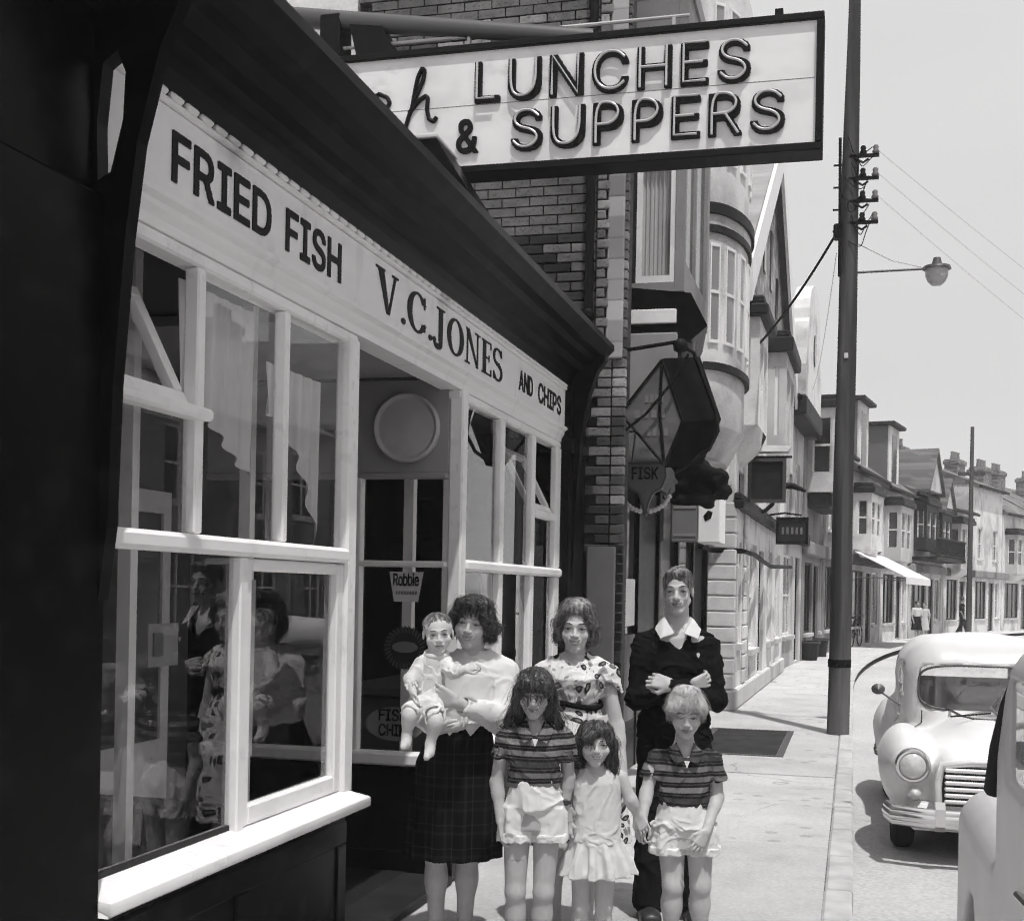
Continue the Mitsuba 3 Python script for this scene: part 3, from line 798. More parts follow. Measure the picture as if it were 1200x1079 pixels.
for txt, w, x, z, g in (('LUNCHES', 1.84, -.43, 4.875, .20), ('SUPPERS', 1.80, -.17, 4.535, .18)):
    for ch, m in letters(txt, w, .262, g):
        a, b = m.bounds[0], m.bounds[1]
        ts = []
        for path in NEON[ch]:
            pp = np.array(path)
            for _ in range(2 if ch in 'SCUPR' else 0):
                pp = np.vstack([pp[:1]] + [np.stack([.75 * p + .25 * q, .25 * p + .75 * q]) for p, q in zip(pp[:-1], pp[1:])] + [pp[-1:]])
            ts.append(tube([(x + a[0] + q * (b[0] - a[0]), SY - .045, z + .262 * r) for q, r in pp], .0085, 6))
        put(sg, 'neon_tube', ts, 'tube_glass')
SCR = {'h': [[(-.93, 4.72), (-.90, 4.82), (-.85, 4.95), (-.80, 5.06), (-.79, 5.12), (-.81, 5.14), (-.84, 5.08), (-.86, 4.98), (-.88, 4.86)], [(-.90, 4.84), (-.83, 4.92), (-.78, 4.95), (-.765, 4.93), (-.77, 4.85), (-.755, 4.79), (-.72, 4.77), (-.70, 4.80)]],
       's': [[(-1.22, 4.80), (-1.16, 4.78), (-1.09, 4.83), (-1.08, 4.88), (-1.14, 4.92), (-1.16, 4.96), (-1.12, 4.99), (-1.06, 4.96), (-1.04, 4.92), (-1.06, 4.89)], [(-1.09, 4.83), (-1.06, 4.78), (-1.11, 4.73)]],
       'i': [[(-1.31, 4.76), (-1.27, 4.86), (-1.25, 4.96)], [(-1.255, 5.02), (-1.24, 5.07)]],
       'F': [[(-1.62, 4.70), (-1.56, 4.85), (-1.50, 5.08)], [(-1.68, 5.06), (-1.55, 5.10), (-1.36, 5.10)], [(-1.60, 4.90), (-1.44, 4.91)]]}
for ch, paths in SCR.items():
    ts = []
    for p in paths:
        P = np.array(p); u = np.linspace(0, len(P) - 1, len(P) * 4)
        ts.append(tube([(np.interp(a, range(len(P)), P[:, 0]), SY - .012, np.interp(a, range(len(P)), P[:, 1])) for a in u], .015, 7))
    put(sg, 'script_letter', ts, 'letter_black')
put(sg, 'underline', tube([(-1.0, SY - .02, 4.63), (-.66, SY - .02, 4.63)], .010, 6), 'letter_black')
put(sg, 'conduit', [tube([(-1.9, SY + .06, 5.36), (1.0, SY + .06, 5.36)], .013, 8)] + [box(x - .01, x + .01, SY + .04, SY + .08, 5.27, 5.35) for x in (-1.2, -.5, .2, .9)], 'stucco_cream')
put(sg, 'strut', tube([(-3.4, 8.2, 5.95), (-1.5, 8.02, 5.56), (.36, SY + .06, 5.275)], [.075, .068, .055], 12), 'iron_grey', True, label='thick grey pole bracing the top of the sign')
put(sg, 'bracket', box(-1.57, -1.42, SY - .02, SY + .2, 5.272, 5.58, .01), 'iron_black')
put(sg, 'bracket', hull([(x, y, z) for y in (SY, SY + .15) for x, z in ((-1.30, 5.275), (-1.02, 5.275), (-1.14, 5.52), (-1.36, 5.52))]), 'iron_black')
for x in (-.05, 1.55): put(sg, 'bracket', box(x, x + .05, SY + .02, SY + .10, 5.272, 5.33), 'iron_black')

# ------------------------------------------------------------------ brick building rising behind the sign
bb = thing('brick_house', 'sooty brick house whose side wall, with shade put into darker bricks, rises behind the projecting sign', 'house')
put(bb, 'wall', [box(-1.90, .315, 9.46, 9.9, 0, 8.2), box(-1.88, .20, 9.9, 10.2, 3.0, 8.2)], 'mortar', label='brick side wall above the shop roof')
put(bb, 'rendered_wall', box(-4.5, -1.905, 9.40, 9.9, 3.3, 8.2), 'stucco_white', label='pale rendered wall left of the brickwork')
bkf = [mikit.ply(box(-.108, .108, -.035, .03, -.032, .032, .005), 'mortar')['filename'], mikit.ply(box(-.052, .052, -.035, .03, -.032, .032, .005), 'mortar')['filename']]
hidden = []
count = 0
for c in range(0, 91):
    z = .045 + c * .0755
    zone = 'pier' if z < 3.45 else 'wall'
    x = -1.89 + (.115 if c % 2 else 0)
    while x < .30:
        half = (c % 2 == 1 and x > .18) or (c % 2 == 0 and x > .30)
        w = .104 if (x + .216 > .33) else .216
        xc = x + w / 2
        keep = (zone == 'wall') or xc > .085
        if keep:
            dark = (xc < -.20 + .05 * rng.normal() and z < 5.0) or z < 2.3  # soot, plus shade deepened through darker brick tones
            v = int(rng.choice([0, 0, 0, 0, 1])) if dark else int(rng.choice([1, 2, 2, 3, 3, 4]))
            M = T().translate([xc, 9.425 + rng.uniform(-.004, .004), z]).rotate([0, 1, 0], float(rng.uniform(-.6, .6)))
            seen = (3.3 < z < 4.42 and xc > -1.0) or (z > 5.28 and z < 6.1 and xc > -1.7) or zone == 'pier'
            if seen and count < 292:
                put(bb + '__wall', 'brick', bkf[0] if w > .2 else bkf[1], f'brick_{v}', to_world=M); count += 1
            else:
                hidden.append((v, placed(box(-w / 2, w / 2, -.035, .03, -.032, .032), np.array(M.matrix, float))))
        x += w + .011
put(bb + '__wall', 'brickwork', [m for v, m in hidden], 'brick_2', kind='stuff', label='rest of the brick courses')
put(bb, 'drainpipe', [tube([(.085, 9.33, 2.9), (.085, 9.33, 8.2)], .036, 12)] + [lathe([(0, 0), (.048, 0), (.048, .07), (0, .07)], 12, (.085, 9.33, z)) for z in (3.7, 5.4, 7.0)], 'iron_black', True, label='black drainpipe down the corner')
# toothed brick corner beside the pipe
for i in range(60):
    z = 3.45 + i * .0755
    put(bb, 'corner_brick', box(.135, .20 + (.03 if i % 2 else 0), 9.345, 9.39, z - .033, z + .031, .006), f'brick_{int(rng.choice([2, 3, 3, 4]))}')
put(bb, 'pier_render', [box(.10, .325, 9.345, 9.39, .02, 1.95, .01)], 'stucco_grey', label='grey rendered foot of the brick pier')
put(bb, 'tile_strip', box(.215, .345, 9.36, 9.47, 3.4, 8.2, .008), 'tile_hung')

# ------------------------------------------------------------------ dark fronted public house next door
ph = thing('public_house', 'dark fronted public house with a curtained upstairs bay over a black canopy', 'public house')
put(ph, 'wall', [box(-4.5, .10, 9.95, 17.1, 0, 3.1), box(-4.5, .25, 10.25, 13.2, 3.1, 8.0)], 'dark_paint')
put(ph, 'shopfront', [box(.08, .17, y, y + .12, 0, 3.0, .01) for y in (9.98, 11.35, 12.6, 14.0, 15.4, 16.9)] + [box(.08, .20, 9.98, 17.05, 2.62, 3.1, .02), box(.08, .16, 9.98, 17.05, 0, .55, .01)], 'black_paint')
for a, b in ((10.1, 11.35), (12.72, 14.0), (14.12, 15.4)):
    put(ph, 'window', box(.095, .12, a, b, .56, 2.6), 'house_glass')
put(ph, 'door', [box(.10, .14, 11.47, 12.6, .03, 2.6, .01)], 'black_paint')
put(ph, 'notice', box(.155, .165, 10.45, 11.2, 1.30, 1.72), 'fascia_paint', label='pale notice on the dark shopfront')
put(ph, 'notice', box(.155, .165, 10.40, 11.25, .45, 1.22), 'stucco_grey')
bay = put(ph, 'bay_window', [box(.20, .24, 10.2, 10.27, 4.1, 6.6), box(.62, .70, 10.2, 10.28, 4.1, 6.6), box(.245, .618, 10.205, 10.27, 4.1, 4.18), box(.245, .618, 10.205, 10.27, 6.2, 6.6), box(.62, .70, 10.28, 11.9, 4.1, 4.35), box(.62, .70, 11.75, 11.9, 4.35, 6.6), box(.62, .70, 10.28, 11.75, 6.25, 6.6), box(.62, .69, 10.95, 11.02, 4.35, 6.25), box(.2, .72, 10.18, 11.95, 6.6, 6.75)], 'stucco_grey', label='square upstairs bay with a white curtain')
put(bay, 'sash', [box(.29, .335, 10.215, 10.25, 4.18, 6.2), box(.575, .617, 10.215, 10.25, 4.18, 6.2), box(.336, .574, 10.215, 10.25, 4.18, 4.24), box(.336, .574, 10.215, 10.25, 5.25, 5.30)], 'white_paint')
put(bay, 'pane', pane_y(.336, .574, 4.24, 6.2, 10.235), 'window_glass')
put(bay, 'pane', box(.655, .665, 10.285, 11.75, 4.35, 6.25), 'house_glass')
xx = np.linspace(.30, .60, 60); yy = 10.30 + .012 * np.sin(np.arange(60) * .9)
V = np.vstack([np.stack([xx, yy, 0 * xx + 4.2], 1), np.stack([xx, yy, 0 * xx + 6.2], 1)])
put(bay, 'curtain', trimesh.Trimesh(V, [[i, i + 1, 61 + i] for i in range(59)] + [[i, 61 + i, 60 + i] for i in range(59)], process=False), 'net_curtain', label='white curtain hanging in the bay')
put(bay, 'inner_wall', box(.2, .24, 10.3, 11.9, 4.1, 6.6), 'interior_dark')
put(ph, 'canopy', [hull([(x, 9.95, z) for x, z in ((.10, 4.10), (.23, 4.09), (.79, 4.02), (.93, 3.75), (.80, 3.64), (.69, 3.73), (.10, 3.80))] + [(x, 11.2, z) for x, z in ((.10, 4.10), (.70, 4.02), (.74, 3.78), (.70, 3.70), (.10, 3.8))])], 'black_paint', label='black sloping canopy under the bay')
put(ph, 'white_board', box(.10, .68, 9.905, 9.94, 3.775, 3.89, .006), 'white_paint', label='white board across the canopy end')
put(ph, 'side_panel', [box(.12, .69, 9.91, 9.98, 3.10, 3.70, .008)], 'grey_board', label='plain grey panel under the white board')
put(ph, 'side_panel', [box(.70, .80, 10.1, 10.2, 3.3, 3.72, .008)], 'stucco_grey')
# hanging things in front of it
dm = thing('diamond_sign', 'dark boxy diamond shaped hanging sign with faded lettering on its face', 'sign')
DQ = [(.31, 3.0), (.63, 3.41), (.80, 2.93), (.665, 2.59)]
put(dm, 'face', hull([(x, y, z) for y in (9.55, 9.575) for x, z in DQ]), 'faded_face')
put(dm, 'box', hull([(.555 + (x - .555) * 1.04 + dx, y, 2.98 + (z - 2.98) * 1.04 + dz) for y, dx, dz in ((9.578, 0, 0), (9.88, .25, .06)) for x, z in DQ]), 'black_paint', label='deep black box behind the diamond face')
for i in range(4):
    (xa, za), (xb, zb) = DQ[i], DQ[(i + 1) % 4]
    put(dm, 'edge', tube([(xa, 9.545, za), (xb, 9.545, zb)], .013, 6), 'iron_black')
put(dm, 'edge', tube([(.63, 9.54, 3.38), (.62, 9.535, 3.0), (.66, 9.54, 2.62)], .012, 6), 'iron_black')
put(dm, 'bracket', tube([(.2, 9.75, 3.52), (.72, 9.62, 3.56), (.86, 9.66, 3.48), (1.03, 9.75, 3.02), (1.05, 9.75, 2.88), (.98, 9.78, 2.74), (.72, 9.8, 2.56)], .016, 7), 'iron_black')
put(dm, 'bracket', tube([(.84, 9.5, 3.44), (.72, 9.48, 3.22), (.52, 9.48, 2.98), (.36, 9.5, 2.86)], .012, 6), 'iron_black')
put(dm, 'lamp', lathe([(0, -.05), (.05, -.03), (.06, .02), (.03, .06), (0, .07)], 12, (.76, 9.62, 3.52)), 'iron_black', True)
for i, (xs_, w, z) in enumerate(((.50, .16, 3.08), (.42, .26, 2.96), (.52, .18, 2.82))):
    for j in range(4): put(dm, 'faded_mark', box(xs_ + j * w / 4, xs_ + j * w / 4 + w / 6, 9.544, 9.549, z, z + .06), 'letter_grey')
fs = thing('shield_sign', 'small grey shield shaped sign reading FISK with a garland of white beads below', 'sign')
sh = [(.20, 2.70), (.52, 2.70), (.535, 2.60), (.50, 2.50), (.42, 2.45), (.385, 2.36), (.365, 2.27), (.345, 2.36), (.31, 2.45), (.22, 2.50), (.19, 2.60)]
put(fs, 'shield', prism(sh, 'xz_y', .03, 10.50), 'letter_grey')
for ch, m in letters('FISK', .23, .10, .12): m = placed(m, XZ); m.apply_translation([.245, 10.468, 2.57]); put(fs, 'letter', m, 'letter_black')
put(fs, 'rim', prism(Polygon(sh).buffer(.012).difference(Polygon(sh).buffer(-.006)), 'xz_y', .034, 10.502), 'iron_grey')
for a in list(np.linspace(202, 258, 7)) + list(np.linspace(282, 338, 7)):
    r = .22
    put(fs, 'bead', trimesh.creation.icosphere(2, .022).apply_translation([.365 + r * math.cos(math.radians(a)), 10.48, 2.50 + r * .95 * math.sin(math.radians(a))]), 'porcelain', True)
put(fs, 'hanger', [tube([(.24, 10.49, 2.69), (.25, 10.6, 3.0), (.12, 10.9, 3.02)], .010, 6), tube([(.15, 10.48, 2.5), (.2, 10.48, 2.36), (.365, 10.48, 2.27), (.53, 10.48, 2.36), (.585, 10.48, 2.5)], .006, 6)], 'iron_grey')
bx = thing('box_sign', 'white box sign with a dark end panel hanging by the dark doorway', 'sign')
put(bx, 'panel', box(.17, .455, 13.40, 13.5, 2.16, 2.60, .01), 'letter_grey', label='dark lettered end panel')
for z0, z1 in ((2.22, 2.25), (2.52, 2.56)): put(bx, 'band', box(.19, .44, 13.39, 13.398, z0, z1), 'stucco_grey')
for ch, m in letters('Pale', .2, .10, .06): m = placed(m, XZ); m.apply_translation([.2, 13.396, 2.36]); None
put(bx, 'case', [box(.46, .70, 13.38, 13.95, 2.15, 2.68, .012)], 'canvas_white')
put(bx, 'motif', hull([(.54 + dx, 13.374, 2.38 + dz) for dx, dz in ((0, 0), (.06, .03), (.08, .10), (.03, .12), (-.02, .06))] + [(.56, 13.38, 2.42)]), 'letter_black')
bk = thing('folded_blind', 'dark folded canvas blind hanging between the diamond sign and the white box sign', 'blind')
_f = Soft()
_f.cap((.30, 12.9, 2.92), (.62, 12.2, 2.86), .07, .08, .05); _f.cap((.40, 12.6, 2.80), (.80, 12.2, 2.74), .08, .10, .06); _f.cap((.42, 12.5, 2.66), (.86, 12.2, 2.60), .08, .07, .06); _f.cap((.34, 12.5, 2.56), (.72, 12.2, 2.50), .06, .05, .05)
_m = _f.mesh(.014, (), lambda P: .03 * (meshkit.fbm(P * np.array([9, 9, 16]), 3, 5) - .5) * 2)
put(bk, 'canvas', _m, 'cloth_charcoal', True)
put(bk, 'arm', tube([(.1, 12.35, 3.02), (.4, 12.3, 3.04), (.92, 12.2, 2.66)], .018, 6), 'iron_grey')


# ------------------------------------------------------------------ houses along a frontage
class House:
    """s runs along the front, d stands out towards the street, z is up."""

    def __init__(self, name, label, cat, A, B, depth, eave, wall, group=None):
        A, B = np.array([*A, 0.0]), np.array([*B, 0.0])
        self.W = float(np.linalg.norm(B - A))
        e = (B - A) / self.W
        M = np.eye(4); M[:3, 0] = e; M[:3, 1] = (e[1], -e[0], 0); M[:3, 3] = A
        self.M, self.k, self.depth, self.eave, self.wallmat = M, thing(name, label, cat, group), depth, eave, wall
        self.holes, self.body = [], [box(0, self.W, -depth, 0, -.05, eave)]

    def put(self, name, m, b, smooth=False, parent=None, label=None):
        if isinstance(m, list): m = trimesh.util.concatenate(m)
        return put(parent or self.k, name, placed(m, self.M), b, smooth, label)

    def opening(self, s0, s1, z0, z1, name='window', frame='white_paint', bars=1, cross=1, glass='house_glass', sill=True):
        self.holes.append(box(s0, s1, -.14, .05, z0, z1))
        t = .055
        fr = [box(s0, s0 + t, -.125, -.06, z0, z1), box(s1 - t, s1, -.125, -.06, z0, z1), box(s0 + t, s1 - t, -.125, -.06, z0, z0 + t), box(s0 + t, s1 - t, -.125, -.06, z1 - t, z1)]
        for i in range(bars): x = s0 + (s1 - s0) * (i + 1) / (bars + 1); fr.append(box(x - .02, x + .02, -.12, -.07, z0 + t, z1 - t))
        for i in range(cross): z = z0 + (z1 - z0) * (i + 1) / (cross + 1); fr.append(box(s0 + t, s1 - t, -.118, -.072, z - .02, z + .02))
        w = self.put(name, fr, frame)
        self.put('pane', box(s0 + .01, s1 - .01, -.112, -.105, z0 + .01, z1 - .01), glass, parent=w)
        if sill: self.put('sill', box(s0 - .06, s1 + .06, -.06, .07, z0 - .09, z0 - .003), 'stucco_cream', parent=w)

    def bay(self, s0, s1, z0, z1, out, wall='stucco_white', cap='dark_paint', corbel=.35, sides=True, name='bay_window', cap_h=.2, cap_out=.12):
        holes = [box(s0 + .14, (s0 + s1) / 2 - .06, out - .12, out + .05, z0 + .5, z1 - .25), box((s0 + s1) / 2 + .06, s1 - .14, out - .12, out + .05, z0 + .5, z1 - .25)]
        if sides: holes += [box(s0 - .05, s0 + .12, .12, out - .12, z0 + .5, z1 - .25)]
        b = self.put(name, cut(box(s0, s1, -.05, out, z0, z1), holes), wall)
        for a, c in ((s0 + .14, (s0 + s1) / 2 - .06), ((s0 + s1) / 2 + .06, s1 - .14)):
            self.put('pane', box(a, c, out - .1, out - .09, z0 + .5, z1 - .25), 'house_glass', parent=b)
            self.put('sash', [box(a, c, out - .085, out - .05, (z0 + z1) / 2 + .1, (z0 + z1) / 2 + .15), box(a, a + .05, out - .085, out - .05, z0 + .5, z1 - .25), box(c - .05, c, out - .085, out - .05, z0 + .5, z1 - .25)], 'white_paint', parent=b)
        if sides:
            self.put('pane', box(s0 + .10, s0 + .11, .12, out - .12, z0 + .5, z1 - .25), 'house_glass', parent=b)
            self.put('sash', [box(s0 + .05, s0 + .09, .12, out - .12, (z0 + z1) / 2 + .1, (z0 + z1) / 2 + .15), box(s0 + .05, s0 + .09, .12, .16, z0 + .5, z1 - .25), box(s0 + .05, s0 + .09, out - .16, out - .12, z0 + .5, z1 - .25)], 'white_paint', parent=b)
        if cap: self.put('cap', [box(s0 - cap_out, s1 + cap_out, -.05, out + cap_out, z1 + .003, z1 + cap_h, .03), box(s0 - cap_out * .5, s1 + cap_out * .5, -.05, out + cap_out * .5, z1 + cap_h, z1 + cap_h + .12, .03)], cap, parent=b)
        if corbel:
            self.put('corbel', hull([(s0, -.05, z0 - .002), (s1, -.05, z0 - .002), (s0, out, z0 - .002), (s1, out, z0 - .002), (s0 + .15, out * .72, z0 - corbel * .5), (s1 - .15, out * .72, z0 - corbel * .5), (s0 + .4, 0, z0 - corbel), (s1 - .4, 0, z0 - corbel), (s0 + .1, -.05, z0 - corbel * .8), (s1 - .1, -.05, z0 - corbel * .8)]), 'stucco_white', 40, parent=b)
        return b

    def roof_street(self, rise, mat_='slate', over=.25):
        W, d, e = self.W, self.depth, self.eave
        r = self.put('roof', prism([(-d - over, e - .1), (over, e - .1), (over, e + .02), (-d / 2, e + rise), (-d - over, e + .02)], 'yz_x', W), mat_)
        self.body.append(prism([(-d, e), (0, e), (-d / 2, e + rise - .15)], 'yz_x', W * 1.0 - .1, .05)) if False else None
        self.put('gutter', box(0, W, over, over + .11, e - .14, e - .02, .03), 'iron_black', parent=r)
        self.roof = r
        return r

    def roof_gable(self, rise, mat_='slate', face='tile_hung', barge='white_paint', bw=.32, over=.28):
        W, d, e = self.W, self.depth, self.eave
        r = self.put('roof', [hull([(-.25, -d, e - .17), (W / 2, -d, e + rise), (W / 2, over - .06, e + rise), (-.25, over - .06, e - .17), (-.25, -d, e - .05), (W / 2, -d, e + rise + .12), (W / 2, over - .06, e + rise + .12), (-.25, over - .06, e - .05)]),
                             hull([(W + .25, -d, e - .17), (W / 2, -d, e + rise), (W / 2, over - .06, e + rise), (W + .25, over - .06, e - .17), (W + .25, -d, e - .05), (W / 2, -d, e + rise + .12), (W / 2, over - .06, e + rise + .12), (W + .25, over - .06, e - .05)])], mat_)
        g = self.put('gable', prism([(0, e), (W, e), (W / 2, e + rise - .02)], 'xz_y', .12, .02), face, parent=None)
        for a, c in (((-.3, e - .2), (W / 2, e + rise + .10)), ((W + .3, e - .2), (W / 2, e + rise + .10))):
            self.put('bargeboard', hull([(a[0], y, a[1] + q) for y in (over - .055, over) for q in (-bw, .03)] + [(c[0], y, c[1] + q) for y in (over - .055, over) for q in (-bw, .03)]), barge, parent=g)
        self.roof, self.gable = r, g
        return g

    def dormer(self, s, w, z0, z1, d0, cheek='lead', face='stucco_white', cap='dark_paint'):
        b = self.put('dormer', [box(s - w / 2, s + w / 2, d0 - 2.2, d0 - .04, z0, z1)], cheek, parent=self.roof)
        self.put('dormer_face', [box(s - w / 2 - .02, s + w / 2 + .02, d0 - .038, d0 + .02, z0, z1)], face, parent=self.roof)
        self.put('dormer_pane', box(s - w / 4, s + w / 4, d0 + .022, d0 + .032, z0 + .45, z1 - .3), 'house_glass', parent=self.roof)
        self.put('dormer_cap', [box(s - w / 2 - .22, s + w / 2 + .22, d0 - 2.2, d0 + .25, z1 + .002, z1 + .14, .03)], cap, parent=self.roof)

    def chimney(self, s, d, w, z0, z1, mat_='far_brick', pots=3):
        c = self.put('chimney', [box(s - w / 2, s + w / 2, d - .35, d + .35, z0, z1), box(s - w / 2 - .07, s + w / 2 + .07, d - .42, d + .42, z1 - .28, z1 - .06, .02)], mat_, parent=self.roof)
        for i in range(pots):
            self.put('chimney_pot', lathe([(.0, 0), (.12, 0), (.09, .35), (.11, .36), (.11, .42), (.0, .42)], 12, (s - w / 2 + (i + .5) * w / pots, d, z1)), 'stucco_grey', True, parent=self.roof)

    def done(self):
        w = trimesh.util.concatenate(self.body) if len(self.body) > 1 else self.body[0]
        self.put('wall', cut(w, self.holes) if self.holes else w, self.wallmat)


def fx(y): return (float(front_x(y)), y)


# white public house on the corner -----------------------------------
H = House('white_gabled_house', 'white corner house with banded stonework, box bays and a steep grey tile hung gable', 'house', (.50, 17.12), (.66, 26.6), 8, 6.3, 'stucco_white')
for i in range(12):
    z0, z1 = .30 + i * .215, .30 + (i + 1) * .215 - .022
    wd = .36 if i % 2 else .30
    H.put('quoin', [box(-.034, wd * 1.15, -.36, .035, z0, z1, .012)], 'stucco_white')
H.put('plinth', box(-.05, H.W, -.4, .06, 0, .28, .02), 'stucco_cream')
for i in range(12):
    H.put('quoin', box(1.25, 1.75 + (.1 if i % 2 else 0), .0, .035, .30 + i * .215, .30 + (i + 1) * .215 - .022, .012), 'stucco_white')
H.opening(.72, 1.05, .9, 2.35, bars=0); H.opening(2.3, 3.4, .75, 2.4); H.opening(3.9, 4.8, .05, 2.35, 'door', 'dark_paint', 0, 1, sill=False)
H.opening(5.6, 6.6, .75, 2.4); H.opening(7.4, 8.6, .75, 2.4)
H.put('string_course', [box(-.05, H.W, 0, .14, 2.78, 2.90, .02), box(-.05, H.W, 0, .10, 2.90, 3.0, .02)], 'dark_paint')
H.opening(.5, 1.2, 3.02, 3.36, bars=1, cross=0, frame='dark_paint')
H.bay(.0, 1.35, 3.92, 5.40, .30, cap='dark_paint', cap_h=.17, corbel=.5)
H.bay(4.9, 7.0, 3.9, 5.85, .32, wall='stucco_cream', cap='dark_paint', cap_h=.26, corbel=.3)
H.opening(2.6, 3.5, 3.9, 5.5); H.opening(7.9, 8.7, 3.9, 5.5)
g = H.roof_gable(3.1, 'tile_pale', face='tile_hung', bw=.55, over=.22)
for s in (3.3, 4.6): H.put('slit_window', box(s, s + .32, .022, .05, 6.9, 7.9), 'house_glass', parent=g)
H.put('slit_window', box(5.9, 6.2, .022, .05, 6.7, 7.4), 'house_glass', parent=g)
H.done()
# bow bay over the dark shopfront: part of the white house
up = thing('bow_fronted_house', 'white house front with a tall rounded bow window above the dark shopfront', 'house')
put(up, 'wall', [box(-4.4, .42, 13.22, 17.08, 3.12, 9.5)], 'stucco_white')
def bow(z0, z1, r, y0=13.9, y1=16.1, x=.40, n=18, out=.40):
    a = np.linspace(0, math.pi, n)
    yc, hw = (y0 + y1) / 2, (y1 - y0) / 2
    return prism([(x - .02, y0)] + [(x + (out + r) * math.sin(t), yc - (hw + r) * math.cos(t)) for t in a] + [(x - .02, y1)], 'xy_z', z1 - z0, z0)
b_ = put(up, 'bow_window', [bow(4.20, 5.66, 0), bow(5.98, 8.6, .0)], 'stucco_white', 35)
put(b_, 'apron', hull(np.vstack([bow(3.5, 4.12, -.02).vertices, bow(3.16, 3.2, -.22).vertices])), 'stucco_white', 35)
put(b_, 'ledge', [bow(4.12, 4.20, .04)], 'dark_paint', 35)
put(b_, 'ledge', [bow(5.66, 5.74, .04), bow(5.86, 5.98, .07)], 'dark_paint', 35)
put(b_, 'ledge', [bow(5.74, 5.86, .03)], 'stucco_white', 35)
for i in range(7):
    t = math.pi * (.1 + .8 * i / 6)
    yc, hw = 15.0, 1.1
    px, py = .40 + .404 * math.sin(t), yc - 1.105 * math.cos(t)
    nrm = np.array([1.1 * math.sin(t), -.4 * math.cos(t)]); nrm /= np.linalg.norm(nrm)
    tg = np.array([-nrm[1], nrm[0]]) * (.06 if i in (0, 6) else .10)
    for z0, z1 in ((4.45, 5.5), (6.5, 8.2)):
        m = hull([(px + s * tg[0] + q * nrm[0], py + s * tg[1] + q * nrm[1], z) for s in (-1, 1) for q in (-.04, .006) for z in (z0, z1)])
        put(b_, 'pane', m, 'pale_glass')
        for zz in (z0 - .03, (z0 + z1) / 2, z1):
            put(b_, 'sash_bar', hull([(px + q * tg[0] * 1.15 + r * nrm[0], py + q * tg[1] * 1.15 + r * nrm[1], zz + h) for q in (-1, 1) for r in (-.03, .022) for h in (0, .035)]), 'white_paint')
        for q in (-1, 1):
            put(b_, 'sash_stile', hull([(px + (q * tg[0] + w_ * tg[0]) + r * nrm[0], py + (q * tg[1] + w_ * tg[1]) + r * nrm[1], h) for w_ in (-.1, .14) for r in (-.03, .02) for h in (z0, z1)]), 'white_paint')
put(up, 'small_pediment', [hull([(.42, 16.3, 6.3), (.68, 16.3, 6.3), (.42, 16.8, 6.2), (.70, 16.8, 6.2), (.45, 16.45, 6.85), (.60, 16.45, 6.85)])], 'dark_paint')

# shaped gable -----------------------------------------------------------
H = House('round_gabled_house', 'narrow pale house with a rounded shaped gable beside the steep gable', 'house', fx(26.7), fx(31.0), 8, 5.9, 'stucco_cream')
gp = [(.3, 5.25), (.3, 5.9), (.55, 6.3), (.75, 6.9)] + [(2.15 + 1.3 * math.cos(t), 7.0 + .95 * math.sin(t)) for t in np.linspace(math.pi, 0, 14)] + [(H.W - .75, 6.9), (H.W - .55, 6.3), (H.W - .3, 5.9), (H.W - .3, 5.25)]
H.put('shaped_gable', prism([(q, r + .65) for q, r in gp], 'xz_y', .35, .42), 'stucco_white')
H.put('round_window', prism(affinity.scale(Point(2.1, 7.15).buffer(.3), .7, 1.2), 'xz_y', .03, .45), 'house_glass')
H.put('eave_box', box(.2, H.W - .2, 0, .46, 5.45, 5.89, .04), 'dark_paint')
H.opening(.9, 1.9, 3.3, 4.7); H.opening(2.6, 3.5, 3.3, 4.7)
H.put('string_course', box(0, H.W, 0, .2, 2.8, 3.1, .03), 'dark_paint')
H.opening(.5, 2.4, .7, 2.5, bars=2); H.opening(2.9, 3.8, .05, 2.5, 'door', 'dark_paint', 0, 0, sill=False)
H.roof_street(1.2); H.done()
# the rest of the row -----------------------------------------------------
ROW = [  # name, label, y0, y1, eave, wall, rise, extras
    ('boxy_bay_house', 'narrow house with a pale boxy upper bay over dark brackets, left of the telegraph pole', 31.1, 35.0, 5.6, 'stucco_grey', 2.0, 'box'),
    ('narrow_house', 'narrow grey house hidden mostly behind the telegraph pole', 35.1, 39.6, 5.9, 'stucco_grey', 2.2, 'plain'),
    ('dormered_house', 'cream house with a flat topped dormer and white shop awning, just past the pole', 39.7, 45.6, 5.7, 'stucco_cream', 2.9, 'dormer awn'),
    ('dormered_house', 'white house with a tall flat topped dormer over dark bay frames, second past the pole', 45.7, 50.6, 5.6, 'stucco_white', 2.9, 'dormer bay'),
    ('steep_roofed_house', 'cream house with a long slate roof, tall chimney and a dark iron balcony', 50.7, 56.6, 5.8, 'stucco_cream', 1.6, 'balc chim'),
    ('tall_chimney_house', 'grey roofed house with a broad tall brick chimney stack beside the far pole', 56.7, 61.4, 5.6, 'stucco_white', 1.6, 'chim2 bay'),
    ('pale_gable_house', 'tall plain pale house immediately right of the far telegraph pole', 61.5, 66.3, 7.0, 'stucco_white', 1.6, 'plain'),
    ('twin_chimney_house', 'white house with twin chimneys and a small dark bay, far along the street', 66.4, 72.0, 6.0, 'stucco_white', 2.2, 'chim3 bay'),
    ('end_house', 'last white house seen along the curve of the street', 72.1, 79.0, 6.0, 'stucco_cream', 2.3, 'chim3'),
]
